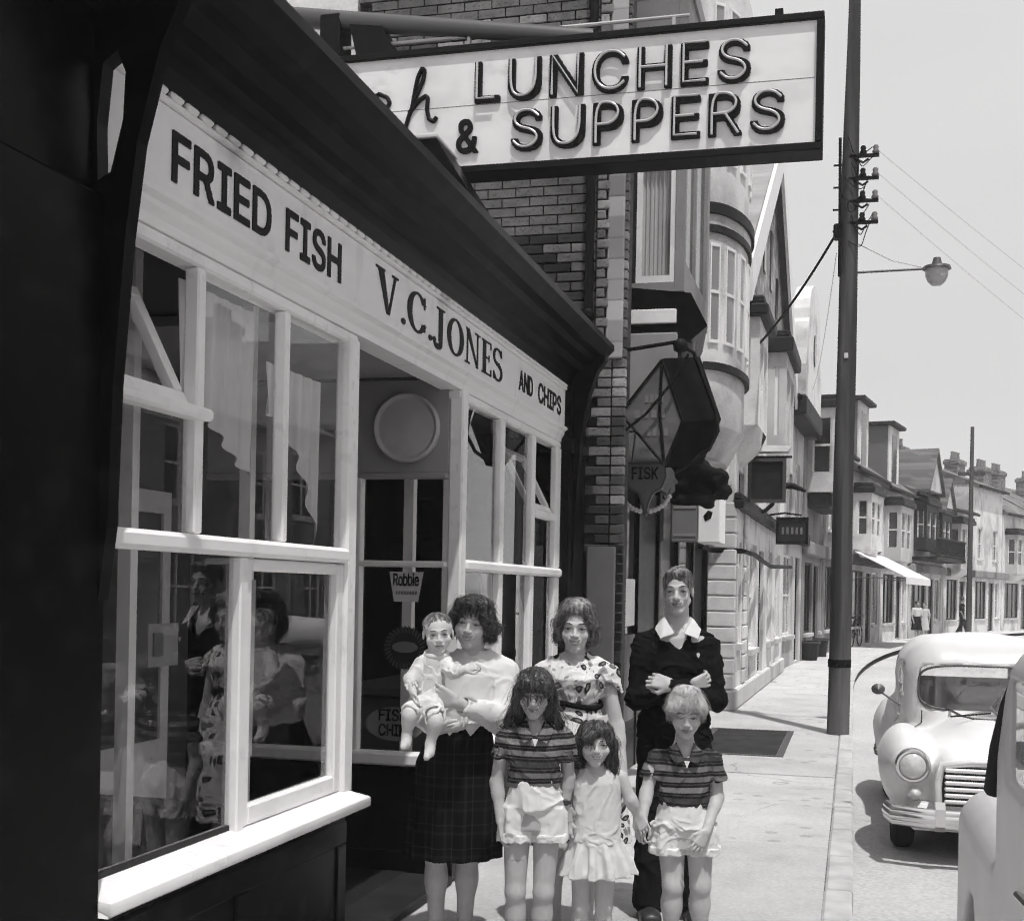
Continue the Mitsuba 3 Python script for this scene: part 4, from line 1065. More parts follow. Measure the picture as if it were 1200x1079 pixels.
for name, lab, y0, y1, eave, wm, rise, ex in ROW:
    H = House(name, lab, 'house', fx(y0), fx(y1), 7.5, eave, wm)
    H.roof_street(rise)
    W = H.W
    if 'box' in ex:
        H.bay(.6, W - .6, 4.2, 6.3, .7, wall='stucco_white', cap='dark_paint', cap_h=.2, corbel=.0); H.put('bay_bracket', box(.7, W - .7, 0, .6, 3.8, 4.19, .05), 'dark_paint')
    if 'dormer' in ex:
        H.dormer(W * .52, 1.7, eave - .2, eave + 2.35, -.15, cheek='lead')
        H.opening(W * .52 - .5, W * .52 + .5, 4.55, 4.95, bars=0, cross=0, sill=False)
    if 'balc' in ex:
        H.bay(.7, 2.7, 3.5, 5.3, .5, cap='dark_paint', wall='dark_paint', corbel=.0); H.bay(3.5, W - .8, 3.5, 5.1, .5, cap='dark_paint', wall='dark_paint', corbel=0)
        k = H.put('balcony', [box(.3, W - .3, 0, 1.0, 3.1, 3.24), box(.3, W - .3, .94, 1.0, 3.95, 4.02), box(.3, W - .3, .95, .99, 3.30, 3.34)], 'iron_black')
        H.put('rail', [box(s, s + .03, .955, .985, 3.24, 3.95) for s in np.arange(.3, W - .3, .16)], 'iron_black', parent=k)
    elif 'bay' in ex:
        H.bay(.5, 2.6, 2.9, 4.9, .6, cap='dark_paint', wall='stucco_cream', corbel=.4); H.opening(W - 1.6, W - .7, 3.2, 4.8)
    elif 'plain' in ex:
        H.opening(.8, 1.6, 3.5, 5.0); H.opening(W - 1.7, W - .8, 3.5, 5.0)
    elif 'dormer' in ex:
        H.bay(.9, 3.0, 3.1, 4.9, .55, cap='dark_paint', corbel=.3); H.opening(W - 1.5, W - .7, 3.3, 4.8)
    if 'chim2' in ex: H.chimney(W * .35, -2.6, 1.15, eave + .5, eave + 2.9, pots=2)
    elif 'chim3' in ex: H.chimney(W * .2, -2.9, 1.2, eave + 1, eave + 2.9); H.chimney(W * .75, -2.6, 1.4, eave + 1, eave + 2.8)
    elif 'chim' in ex: H.chimney(W * .62, -2.6, .75, eave + .8, eave + 2.7, pots=1)
    if name == 'steep_roofed_house':
        for s0, w_, zt, zp in ((.5, 2.6, 5.9, 7.5), (3.4, 2.0, 5.3, 6.5)):
            k = H.put('front_gable', prism([(s0, zt), (s0 + w_, zt), (s0 + w_ / 2, zp)], 'xz_y', .5, .55), 'stucco_cream')
            for a_, c_ in ((s0 - .12, s0 + w_ / 2), (s0 + w_ + .12, s0 + w_ / 2)):
                H.put('gable_roof', hull([(a_, d, zt - .14 + q) for d in (-1.6, .68) for q in (0, .12)] + [(c_, d, zp + .02 + q) for d in (-1.6, .68) for q in (0, .12)]), 'slate', parent=k)
    H.put('string_course', box(0, W, 0, .18, 2.62, 2.95, .03), 'dark_paint' if rng.random() < .5 else 'stucco_grey')
    H.opening(.5, W * .48, .65, 2.45, 'shop_window', 'dark_paint', 2, 0); H.opening(W * .55, W * .55 + .95, .05, 2.4, 'door', 'dark_paint', 0, 0, sill=False)
    H.opening(W * .55 + 1.2, W - .4, .65, 2.45, 'shop_window', 'white_paint', 1, 0)
    H.done()
    if 'awn' in ex:
        aw = thing('shop_awning', 'white canvas shop awning pulled out over the pavement past the pole', 'awning')
        put(aw, 'canvas', placed(hull([(.2, .2, 3.02), (W - .2, .2, 3.02), (.2, 1.75, 2.25), (W - .2, 1.75, 2.25), (.2, .2, 2.99), (W - .2, .2, 2.99), (.2, 1.75, 2.22), (W - .2, 1.75, 2.22)]), H.M), 'canvas_white')
        put(aw, 'valance', placed(box(.2, W - .2, 1.752, 1.764, 2.02, 2.24), H.M), 'canvas_white')
        put(aw, 'arm', placed(trimesh.util.concatenate([tube([(s, .19, 2.2), (s, 1.7, 2.2)], .02, 6) for s in (.3, W - .3)]), H.M), 'iron_grey')

# signs on the white house ------------------------------------------------------
fr = thing('framed_sign', 'dark framed sign board tilted out over the white house front', 'sign')
y_ = 19.4
put(fr, 'board', hull([(.62, 18.3, 2.98), (1.1, 18.3, 2.98), (.62, 18.3, 3.55), (1.1, 18.3, 3.55), (.62, 18.36, 2.98), (1.1, 18.36, 2.98), (.62, 18.36, 3.55), (1.1, 18.36, 3.55)]), 'dark_paint')
put(fr, 'frame', [box(.58, .63, 18.24, 18.30, 2.94, 3.59), box(1.08, 1.13, 18.24, 18.30, 2.94, 3.59), box(.631, 1.079, 18.24, 18.30, 2.94, 2.99), box(.631, 1.079, 18.24, 18.30, 3.54, 3.59)], 'interior_mid')
put(fr, 'hood', [hull([(.55, 18.2, 3.68), (1.15, 18.2, 3.68), (1.2, 18.25, 3.76), (.6, 18.3, 3.80), (.55, 18.5, 3.68), (1.15, 18.5, 3.68)])], 'stucco_cream')
put(fr, 'arm', tube([(.5, 18.4, 3.62), (1.2, 18.4, 3.62)], .02, 6), 'iron_black')
hb = thing('scroll_bracket', 'black iron scroll bracket jutting from the white gabled house front', 'bracket')
put(hb, 'arm', tube([(.55, 20.2, 3.30), (.85, 20.15, 3.36), (1.15, 20.1, 3.34), (1.34, 20.05, 3.26)], [.05, .06, .05, .025], 8), 'iron_black', True)
put(hb, 'scroll', tube([(.55, 20.2, 2.92), (.70, 20.2, 2.95), (.82, 20.2, 3.06), (.84, 20.18, 3.20), (.74, 20.18, 3.26), (.66, 20.18, 3.18), (.72, 20.18, 3.10)], .035, 8), 'iron_black', True)
hs = thing('dark_box_sign', 'dark box sign hanging low from the white gabled house front by the pole', 'sign')
put(hs, 'case', box(.78, 1.30, 22.25, 22.45, 2.52, 2.96, .02), 'dark_paint')
put(hs, 'rim', [box(.76, 1.32, 22.22, 22.25, 2.93, 2.98), box(.76, 1.32, 22.22, 22.25, 2.50, 2.55), box(.76, .80, 22.22, 22.25, 2.55, 2.93), box(1.28, 1.32, 22.22, 22.25, 2.55, 2.93)], 'iron_black')
for j in range(5): put(hs, 'faded_mark', box(.86 + j * .08, .90 + j * .08, 22.238, 22.249, 2.68, 2.80), 'letter_grey')
put(hs, 'hanger', tube([(.6, 22.35, 3.02), (.9, 22.35, 3.06), (1.2, 22.35, 3.02)], .02, 6), 'iron_black')
cb = thing('hanging_cable', 'black cable looping along the front of the white corner house at head height', 'cable')
scene[cb] = mikit.ply(tube([(.16, 16.2, 2.22), (.2, 17.0, 2.2), (.62, 17.3, 2.2), (.66, 18.8, 2.2), (.68, 20.3, 2.14), (.70, 22.0, 2.10), (.9, 25.0, 2.16)], .035, 8), 'iron_black', True)
for i, (x, y_, lab) in enumerate(((1.02, 31.6, 'dark tub by the wall of the boxy bay house, nearer of two'), (1.20, 33.6, 'dark tub by the wall of the boxy bay house, farther of two'))):
    tb = thing('planter_tub', lab, 'planter')
    put(tb, 'tub', lathe([(0, 0), (.24, 0), (.30, .45), (.31, .48), (.27, .48), (.25, .40), (0, .40)], 18, (x, y_, .0)), 'dark_paint', 30)
    put(tb, 'rim', lathe([(.30, .43), (.325, .43), (.325, .47), (.30, .47), (.30, .43)], 18, (x, y_, .0)), 'iron_grey', 30)

# ------------------------------------------------------------------ telegraph pole, lamp and wires
tp = thing('telegraph_pole', 'tall dark wooden telegraph pole at the kerb with iron insulator arms', 'telegraph pole')
PX, PY = 1.96, 14.82
zs = np.linspace(-.3, 9.0, 44)
LEAN = .0035
path = [(PX + LEAN * z + .004 * math.sin(z * 1.7), PY, z) for z in zs]
put(tp, 'pole', tube(path, np.interp(zs, [0, 6.5, 9.0], [.128, .098, .060]), 20), 'pole_wood', True)
put(tp, 'band', [lathe([(.122, 0), (.131, 0), (.131, .09), (.122, .09), (.122, 0)], 20, (PX + .003, PY, .78))], 'iron_black', 30)
for i, z in enumerate((6.72, 6.46, 6.2, 5.95)):
    a = put(tp, 'insulator_arm', [tube([(PX + .05, PY - .08, z - .05), (PX + .16, PY - .1, z - .12), (PX + .22, PY - .1, z - .08)], .014, 6), tube([(PX + .06, PY - .05, z), (PX + .32, PY - .06, z - .03)], .014, 6), box(PX + .0, PX + .34, PY - .10, PY - .05, z - .05, z - .02)], 'iron_black')
    for dx in (.16, .30):
        put(a, 'insulator', lathe([(0, 0), (.035, 0), (.042, .03), (.026, .05), (.034, .08), (.02, .10), (0, .105)], 12, (PX + dx, PY - .08, z - .02)), 'letter_grey' if dx > .2 else 'iron_black', True)
    put(tp, 'step', tube([(PX - .06, PY, z - .1), (PX - .17, PY, z - .1)], .012, 6), 'iron_black')
put(tp, 'cable_clamp', [box(PX - .16, PX - .06, PY - .10, PY + .06, 5.75, 5.92, .02), tube([(PX - .08, PY - .1, 5.3), (PX - .1, PY - .1, 6.9)], .02, 6)], 'iron_black')
for j in range(9):
    g_ = np.random.default_rng(40 + j)
    a_ = np.array([PX + g_.uniform(-.10, .05), PY - .11, 5.7 + .15 * j]); b_2 = np.array([PX + g_.uniform(.12, .34), PY - .08, 5.9 + .11 * j])
    put(tp, 'loose_wire', tube([a_ + (b_2 - a_) * t + np.array([.03 * math.sin(5 * t + j), -.03 * math.sin(3 * t), -.16 * math.sin(math.pi * t)]) for t in np.linspace(0, 1, 9)], .006, 5), 'iron_black', True)
put(tp, 'notice', box(PX - .01, PX + .035, PY - .125, PY - .118, 4.35, 4.41), 'porcelain')
sl = thing('street_lamp', 'street lamp on a thin arm reaching out from the telegraph pole', 'street lamp')
put(sl, 'arm', tube([(PX + .06, PY, 5.36), (PX + .9, PY + .0, 5.37)], .014, 8), 'iron_grey')
put(sl, 'stay', tube([(PX + .07, PY, 5.72), (PX + .5, PY, 5.48), (PX + .85, PY, 5.385)], .004, 6), 'iron_grey')
put(sl, 'hood', lathe([(0, .10), (.04, .10), (.06, .02), (.15, 0), (.16, -.03), (.13, -.03)], 20, (PX + 1.0, PY, 5.39)), 'iron_grey', 30)
put(sl, 'bowl', lathe([(.128, 0), (.125, -.08), (.10, -.14), (.06, -.18), (0, -.19)], 20, (PX + 1.0, PY, 5.36)), 'lamp_bowl', True)


def wire(name, lab, a, b, sag, r):
    a, b = np.array(a, float), np.array(b, float)
    t = np.linspace(0, 1, 24)[:, None]
    P = a + (b - a) * t; P[:, 2] -= sag * 4 * (t * (1 - t))[:, 0]
    k = thing(name, lab, 'cable'); scene[k] = mikit.ply(tube(P, r, 6), 'iron_black', True)


wire('service_cable', 'thick black cable sagging from the pole to the gabled house', (PX - .13, PY, 5.82), (.64, 17.6, 5.0), .10, .017)
wire('overhead_wire', 'thin wire slanting down from the pole towards the round gable', (PX - .12, PY, 5.6), (1.0, 31.0, 6.6), .4, .003)
for i, (x, y_, z) in enumerate(((7.5, 62, 6.3), (7.5, 62.1, 6.1), (7.4, 62, 5.9))):
    wire('overhead_wire', ('topmost', 'middle', 'lowest')[i] + ' of the faint wires running right from the pole insulators', (PX + .30, PY - .08, 6.76 - .26 * i), (12.5, 40 + i, 7.6 - .5 * i), .3, .0016)
fp = thing('far_telegraph_pole', 'thin far telegraph pole with a short crossarm among the distant houses', 'telegraph pole')
FPX, FPY = 6.95, 56.2
put(fp, 'pole', tube([(FPX, FPY, -.2), (FPX, FPY, 9.0)], [.13, .075], 12), 'pole_wood', True)
put(fp, 'crossarm', [box(FPX - .55, FPX + .55, FPY - .06, FPY + .06, 6.9, 7.05)], 'pole_wood')
for i in range(4): put(fp, 'insulator', lathe([(0, 0), (.05, 0), (.05, .1), (0, .14)], 8, (FPX - .48 + .32 * i, FPY, 7.05)), 'letter_grey', True)

# a bicycle by the wall past the pole ---------------------------------------------
bc = thing('bicycle', 'dark bicycle leaning by the shop past the telegraph pole', 'bicycle')
B0 = np.array([2.08, 40.6, 0.0]); bd = np.array([.24, .97, 0])
def bp(s, z, o=0): return tuple(B0 + bd * s + np.array([.97, -.24, 0]) * o + np.array([0, 0, z]))
for s in (0, 1.05):
    w = put(bc, 'wheel', tube([bp(s + .33 * math.cos(a), .34 + .33 * math.sin(a)) for a in np.linspace(0, 2 * math.pi, 24, endpoint=False)], .022, 6, True), 'rubber')
    put(w, 'spoke', [tube([bp(s, .34), bp(s + .32 * math.cos(a), .34 + .32 * math.sin(a))], .004, 4) for a in np.linspace(0, 2 * math.pi, 14, endpoint=False)], 'chrome')
put(bc, 'frame', [tube([bp(*a), bp(*b)], .018, 6) for a, b in (((0, .34), (.4, .30)), ((.4, .30), (.28, .85)), ((0, .34), (.28, .8)), ((.4, .30), (.88, .82)), ((.3, .8), (.88, .86)), ((.86, .92), (1.05, .34)))], 'iron_black')
put(bc, 'saddle', hull([bp(.12, .90, .08), bp(.12, .90, -.08), bp(.4, .93, 0), bp(.14, .96, .06), bp(.14, .96, -.06)]), 'rubber')
put(bc, 'handlebar', tube([bp(.72, .98, .26), bp(.86, 1.02, .1), bp(.86, 1.02, -.1), bp(.72, .98, -.26)], .014, 6), 'chrome')

# ------------------------------------------------------------------ houses across the road (seen mirrored in the shop windows)
opp = [('gable', -2, 6, 5.6, 'far_brick'), ('street', 6.1, 14.0, 5.4, 'far_brick'), ('gable', 14.1, 20, 5.8, 'far_brick'), ('street', 20.1, 28, 5.2, 'stucco_grey'), ('gable', 28.1, 35, 5.6, 'far_brick'), ('street', 35.1, 44, 5.4, 'far_brick')]
for i, (kind_, a, b, eave, wm) in enumerate(opp):
    ords = ('first', 'second', 'third', 'fourth', 'fifth', 'sixth')[i]
    fo = lambda y: (float(kerb_x(y)) + 8.6, y)
    H = House('opposite_house', f'{ords} house across the road, mirrored in the shop windows', 'house', fo(b), fo(a), 8, eave, wm)
    (H.roof_gable if kind_ == 'gable' else H.roof_street)(2.6)
    W = H.W
    for s in (.8, W - 2.2):
        H.opening(s, s + 1.3, 3.2, 4.7); H.opening(s, s + 1.3, .7, 2.4)
    H.opening(W / 2 - .5, W / 2 + .5, .05, 2.3, 'door', 'dark_paint', 0, 0, sill=False)
    H.chimney(W * .3, -4, 1.2, eave + 1, eave + 3.6)
    H.done()

# ------------------------------------------------------------------ cars: rounded saloons of the period
def car_field():
    c = Soft()
    c.box((0, -.05, .52), (.66, 1.66, .24), .16, .05)                       # lower body
    c.ell((0, .93, .62), (.46, .80, .33), .10)                              # bonnet
    c.box((0, 1.45, .52), (.43, .33, .235), .12, .06)                         # nose
    for s in (-1, 1):
        c.ell((s * .60, 1.14, .56), (.185, .58, .295), .05)                  # front wings
        c.cap((s * .565, 1.20, .66), (s * .565, 1.62, .64), .155, .135, .05)
        c.ell((s * .61, -1.12, .56), (.165, .68, .30), .05)                  # rear wings
    c.box((0, -.42, 1.02), (.585, .98, .40), .28, .10)                       # cabin
    c.ell((0, -.45, 1.12), (.60, 1.05, .335), .08)
    c.ell((0, -1.35, .66), (.55, .55, .33), .10)                             # boot
    for s in (-1, 1):
        for y in (1.12, -1.12): c.cap((s * .52, y, .29), (s * 1.0, y, .29), .355, .355, .015, True)
    return c


CF = car_field()


def car_mesh(CF, floor_=.62, lo=(-.85, -1.85, .2), hi=(.85, 1.85, 1.5), cab=(-.42, .98), panes=None):
    lo, hi, h = np.array(lo), np.array(hi), .016
    D = CF.eval(lo, hi, h)
    n = D.shape
    X, Y, Z = np.meshgrid(*[lo[i] + h * np.arange(n[i]) for i in range(3)], indexing='ij', sparse=True)
    inner = np.maximum(D + .045, np.maximum(floor_ - Z, np.abs(Y - cab[0]) - cab[1]))
    body = np.maximum(D, -inner)                                              # hollow cabin
    def rr(u, v, cu, cv, hu, hv, r):
        a, b = np.abs(u - cu) - (hu - r), np.abs(v - cv) - (hv - r)
        return np.sqrt(np.maximum(a, 0) ** 2 + np.maximum(b, 0) ** 2) + np.minimum(np.maximum(a, b), 0) - r
    ws = np.maximum(rr(X, Z, 0, 1.075, .475, .165, .09), .05 - Y)            # windscreen
    rw = np.maximum(rr(X, Z, 0, 1.10, .36, .12, .07), Y + .9)                 # rear window
    s1 = np.maximum(rr(Y, Z, -.02, 1.075, .36, .15, .07), .3 - np.abs(X))
    s2 = np.maximum(rr(Y, Z, -.78, 1.085, .32, .14, .09), .3 - np.abs(X))
    holes = np.minimum(np.minimum(ws, rw), np.minimum(s1, s2)) if panes is None else panes(X, Y, Z, rr)
    shell = np.maximum(body, -holes)
    glass = np.maximum(np.maximum(np.abs(D + .022) - .009, holes - .01), floor_ + .13 - Z)
    V, F = surface_nets(shell, lo, h)
    v2, f2 = surface_nets(glass, lo, h)
    lin = np.maximum(np.maximum(np.maximum(np.abs(D + .066) - .012, -(holes - .02)), floor_ + .04 - Z), np.abs(Y - cab[0]) - cab[1] + .02)
    v3, f3 = surface_nets(lin, lo, h)
    return [trimesh.Trimesh(a, b, process=False) for a, b in ((V, F), (v2, f2), (v3, f3))]


SHELL, GLASS, LINING = car_mesh(CF)


def flank(s, y, z):
    xs = np.linspace(.45, .85, 200)
    d = CF.dist(np.stack([xs, 0 * xs + y, 0 * xs + z], 1))
    i = np.nonzero(d < 0)[0]
    return s * (xs[i[-1]] if len(i) else .45)


def make_car(name, label, M, mirror=True):
    k = thing(name, label, 'car', None)
    P = lambda n, m, b, s=False, par=None, lab=None: put(par or k, n, placed(trimesh.util.concatenate(m) if isinstance(m, list) else m, M), b, s, lab)
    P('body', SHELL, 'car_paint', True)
    P('glazing', GLASS, 'car_glass', True)
    P('lining', LINING, 'lining', True)
    P('interior', [box(-.5, .5, -.75, -.62, .45, 1.05, .04), box(-.5, .5, -1.3, -1.18, .45, 1.05, .04), box(-.5, .5, -1.3, .3, .35, .5, .04), box(-.52, .52, .36, .48, .74, .88, .03)], 'seat_cloth')
    P('steering_wheel', tube([(-.28 + .19 * math.cos(a), .16 + .08 * math.sin(a), .88 + .17 * math.sin(a)) for a in np.linspace(0, 6.283, 24, endpoint=False)], .012, 6, True), 'rubber', True)
    # windscreen rubber
    xs = np.linspace(0, 2 * math.pi, 64, endpoint=False)
    ring = []
    for a in xs:
        cx_, cz_ = math.cos(a), math.sin(a)
        x_ = .475 * np.sign(cx_) * abs(cx_) ** .5; z_ = 1.075 + .165 * np.sign(cz_) * abs(cz_) ** .5
        ring.append((x_, z_))
    yy = np.linspace(.05, 1.2, 240)
    pr = []
    for x_, z_ in ring:
        d = CF.eval((x_, .02, z_), (x_ + .001, 1.2, z_ + .001), .01)[0, :, 0]
        i = np.nonzero(d < 0)[0]
        pr.append((x_, .02 + .01 * i.max() + .004 if len(i) else .4, z_))
    P('windscreen_rubber', tube(pr, .009 if mirror else .024, 6, True), 'iron_grey' if mirror else 'rubber', True)
    P('wiper', tube([(-.06, pr[48][1] + .04, .925), (-.36, pr[48][1] + .0, 1.0)], .006, 5), 'rubber')
    P('wiper', tube([(.30, pr[48][1] + .03, .925), (.04, pr[48][1] + .04, .96)], .006, 5), 'rubber')
    # front: grille, lamps, bumper
    g = P('grille', box(-.38, .38, 1.72, 1.80, .40, .655, .02), 'car_glass_frame')
    for i in range(6): P('grille_slat', box(-.37, .37, 1.79, 1.825, .420 + i * .040, .446 + i * .040, .008), 'car_paint', False, g)
    P('grille_rim', [tube([(-.40, 1.78, .385), (-.41, 1.78, .53), (-.38, 1.775, .66), (-.2, 1.785, .685), (0, 1.785, .69), (.2, 1.785, .685), (.38, 1.775, .66), (.41, 1.78, .53), (.40, 1.78, .385)], .026, 8)], 'car_paint', True)
    P('bonnet_strip', tube([(0, 1.76, .72), (0, 1.62, .86), (0, 1.3, .945), (0, .8, .965)], .010, 6), 'chrome', True)
    for s in (-1, 1):
        rimm = lathe([(.112, -.10), (.112, .0), (.102, .026), (.088, .028)], 28); lens = lathe([(.088, .018), (.07, .038), (.035, .052), (.0001, .056)], 28)
        R = np.array([[1, 0, 0, s * .565], [0, 0, 1, 1.762], [0, -1, 0, .645], [0, 0, 0, 1.]])
        hk = P('headlight', placed(rimm, R), 'chrome', 30)
        P('lens', placed(lens, R), 'headlamp_glass', True, hk)
        P('side_lamp', placed(lathe([(.035, -.05), (.042, .0), (.03, .03), (.0001, .04)], 16), np.array([[1, 0, 0, s * .55], [0, 0, 1, 1.745], [0, -1, 0, .465], [0, 0, 0, 1.]])), 'headlamp_glass', True)
        P('rear_lamp', lathe([(0, -.04), (.04, -.03), (.05, 0), (.04, .03), (0, .04)], 14, (s * .62, -1.76, .62)), 'seat_cloth', True)
        if mirror: P('wing_mirror', [tube([(s * .60, .55, .93), (s * .74, .53, 1.02)], .008, 6), hull([(s * (.765 + .05 * math.cos(t)), .52 + d, 1.045 + .04 * math.sin(t)) for t in np.linspace(0, 6.28, 14) for d in (0, .02)] + [(s * .765, .575, 1.045)])], 'iron_grey')
        P('door_handle', tube([(flank(s, -.36, .80) + s * .012, -.36, .80), (flank(s, -.22, .80) + s * .016, -.22, .80)], .011, 6), 'chrome')
        for y in (-.42, .52): P('door_seam', tube([(flank(s, y, z), y, z) for z in np.linspace(.40, .90, 12)], .0035, 5), 'rubber')
    bl = [(-.715, 1.68, .34), (-.68, 1.81, .33), (-.45, 1.875, .325), (0, 1.89, .325), (.45, 1.875, .325), (.68, 1.81, .33), (.715, 1.68, .34)]
    def blade(sgn):
        pts = np.array(bl); pts[:, 1] *= sgn
        return trimesh.util.concatenate([tube([(x, y, z + dz) for x, y, z in pts], r, 10) for dz, r in ((.035, .032), (-.03, .032), (.0, .040))])
    P('bumper', blade(1), 'chrome', True)
    P('bumper', blade(-1), 'chrome', True)
    for s in (-1, 1):
        P('overrider', hull([(s * .40 + a, y, z) for a in (-.03, .03) for y, z in ((1.88, .25), (1.94, .29), (1.945, .40), (1.89, .44))]), 'chrome')
    P('valance', box(-.60, .60, 1.50, 1.74, .22, .40, .05), 'car_paint')
    P('axle_tray', box(-.5, .5, -1.6, 1.55, .20, .32), 'rubber')
    for s in (-1, 1):
        for y in (1.12, -1.12):
            w = P('wheel', lathe([(.19, -.07), (.27, -.075), (.305, -.05), (.312, 0), (.305, .05), (.27, .075), (.19, .07), (.19, -.07)], 32, (s * .60, y, .31), 'x'), 'rubber', 40)
            P('rim', lathe([(0, s * .05), (.10, s * .062), (.13, s * .04), (.185, s * .055), (.19, s * .068), (.19, s * .0), (0, 0)] if s > 0 else [(0, 0), (.19, 0), (.19, -.068), (.185, -.055), (.13, -.04), (.10, -.062), (0, -.05)], 28, (s * .60, y, .31), 'x'), 'car_paint', 30, w)
            P('hub_cap', lathe([(0.0001, s * .085), (.06, s * .078), (.09, s * .055)], 20, (s * .60, y, .31), 'x'), 'chrome', True, w)
    return k


def car_at(x, y, ang):
    a = math.radians(ang)
    M = np.eye(4); M[0, 0], M[0, 1], M[1, 0], M[1, 1] = math.cos(a), -math.sin(a), math.sin(a), math.cos(a)
    M[:3, 3] = (x, y, -.13)
    return M


make_car('parked_car', 'pale rounded saloon car parked facing the camera with round headlights', car_at(3.06, 10.12, 180.0))


# the nearer vehicle: a flush-sided light van with a rounded nose, facing away
vf = Soft()
vf.box((0, -1.25, 1.02), (.75, 1.30, .62), .16, .05)
vf.chop((0, -.15, 1.34), (0, .748, .663), 1.2)
vf.box((0, -.6, .62), (.75, 1.95, .34), .14, .05)
vf.ell((0, .15, .50), (.52, 1.22, .60), .08)
for s_ in (-1, 1):
    vf.ell((s_ * .44, .15, .45), (.315, 1.30, .55), .06)
    for y_ in (.62, -1.65): vf.cap((s_ * .50, y_, .30), (s_ * 1.1, y_, .30), .355, .355, .015, True)


def van_panes(X, Y, Z, rr):
    ws = np.maximum(rr(X, Z, 0, 1.34, .58, .145, .05), np.maximum(-.55 - Y, Y - .12))
    sd = np.maximum(rr(Y, Z, -.66, 1.36, .36, .145, .05), .5 - np.abs(X))
    bk_ = np.maximum(rr(X, Z, 0, 1.34, .45, .13, .05), Y + 2.2)
    return np.minimum(np.minimum(ws, sd), bk_)


VAN = car_mesh(vf, .80, (-.85, -2.65, .2), (.85, 1.6, 1.75), (-1.2, 1.17), van_panes)
vk = thing('parked_van', 'pale vehicle cut off by the right picture edge, its rounded nose and dark pillar showing', 'van')
VM = car_at(3.285, 4.10, 0)
VP = lambda n, m, b, s=False, par=None: put(par or vk, n, placed(m, VM), b, s)
VP('body', VAN[0], 'van_paint', True)
for _i, _g in enumerate(VAN[1].split(only_watertight=False)): VP('pane', _g, 'car_glass', True)
VP('lining', VAN[2], 'rubber', True)
for s_ in (-1, 1):
    VP('windscreen_pillar', tube([(s_ * .745, .03, 1.13), (s_ * .742, -.09, 1.28), (s_ * .728, -.20, 1.42), (s_ * .70, -.31, 1.55)], [.030, .030, .028, .024], 8), 'rubber', True)
    VP('headlight', placed(lathe([(.10, -.12), (.10, 0), (.085, .03), (.05, .048), (.0001, .054)], 24), np.array([[1, 0, 0, s_ * .50], [0, 0, 1, 1.36], [0, -1, 0, .66], [0, 0, 0, 1.]])), 'headlamp_glass', 30)
    VP('door_handle', tube([(s_ * .755, -.86, .98), (s_ * .765, -.74, .98)], .011, 6), 'chrome')
    for y_ in (.62, -1.65):
        w = VP('wheel', lathe([(.18, -.07), (.27, -.075), (.30, -.05), (.308, 0), (.30, .05), (.27, .075), (.18, .07), (.18, -.07)], 32, (s_ * .62, y_, .31), 'x'), 'rubber', 40)
        VP('rim', lathe([(.0001, -.05), (.12, -.05), (.185, -.062), (.185, .062), (.12, .05), (.0001, .05)], 24, (s_ * .62, y_, .31), 'x'), 'van_paint', 30, w)
VP('bumper', tube([(-.66, 1.20, .36), (-.55, 1.46, .36), (0, 1.53, .36), (.55, 1.46, .36), (.66, 1.20, .36)], .04, 8), 'chrome', True)
gv = VP('grille', box(-.30, .30, 1.25, 1.385, .46, .82, .04), 'car_glass_frame')
for i in range(7): VP('grille_slat', box(-.27 + i * .085, -.24 + i * .085, 1.38, 1.40, .48, .80, .006), 'chrome', False, gv)
VP('underbody', box(-.5, .5, -2.4, 1.3, .2, .34), 'rubber')
VP('seat', box(-.6, .6, -1.3, -.75, .5, 1.15, .05), 'seat_cloth')

# ------------------------------------------------------------------ people
# Every figure is made in its own frame: X to its left as seen by a viewer in front, Y away from the viewer, Z up.
def frame(x, y, turn=0.0):
    a = YAW + math.radians(turn)
    M = np.eye(4)
    M[:3, 0] = (math.cos(a), math.sin(a), 0); M[:3, 1] = (-math.sin(a), math.cos(a), 0); M[:3, 3] = (x, y, 0)
    return M


def V3(*a): return np.array(a, float)


def unit(v): v = np.asarray(v, float); return v / np.linalg.norm(v)


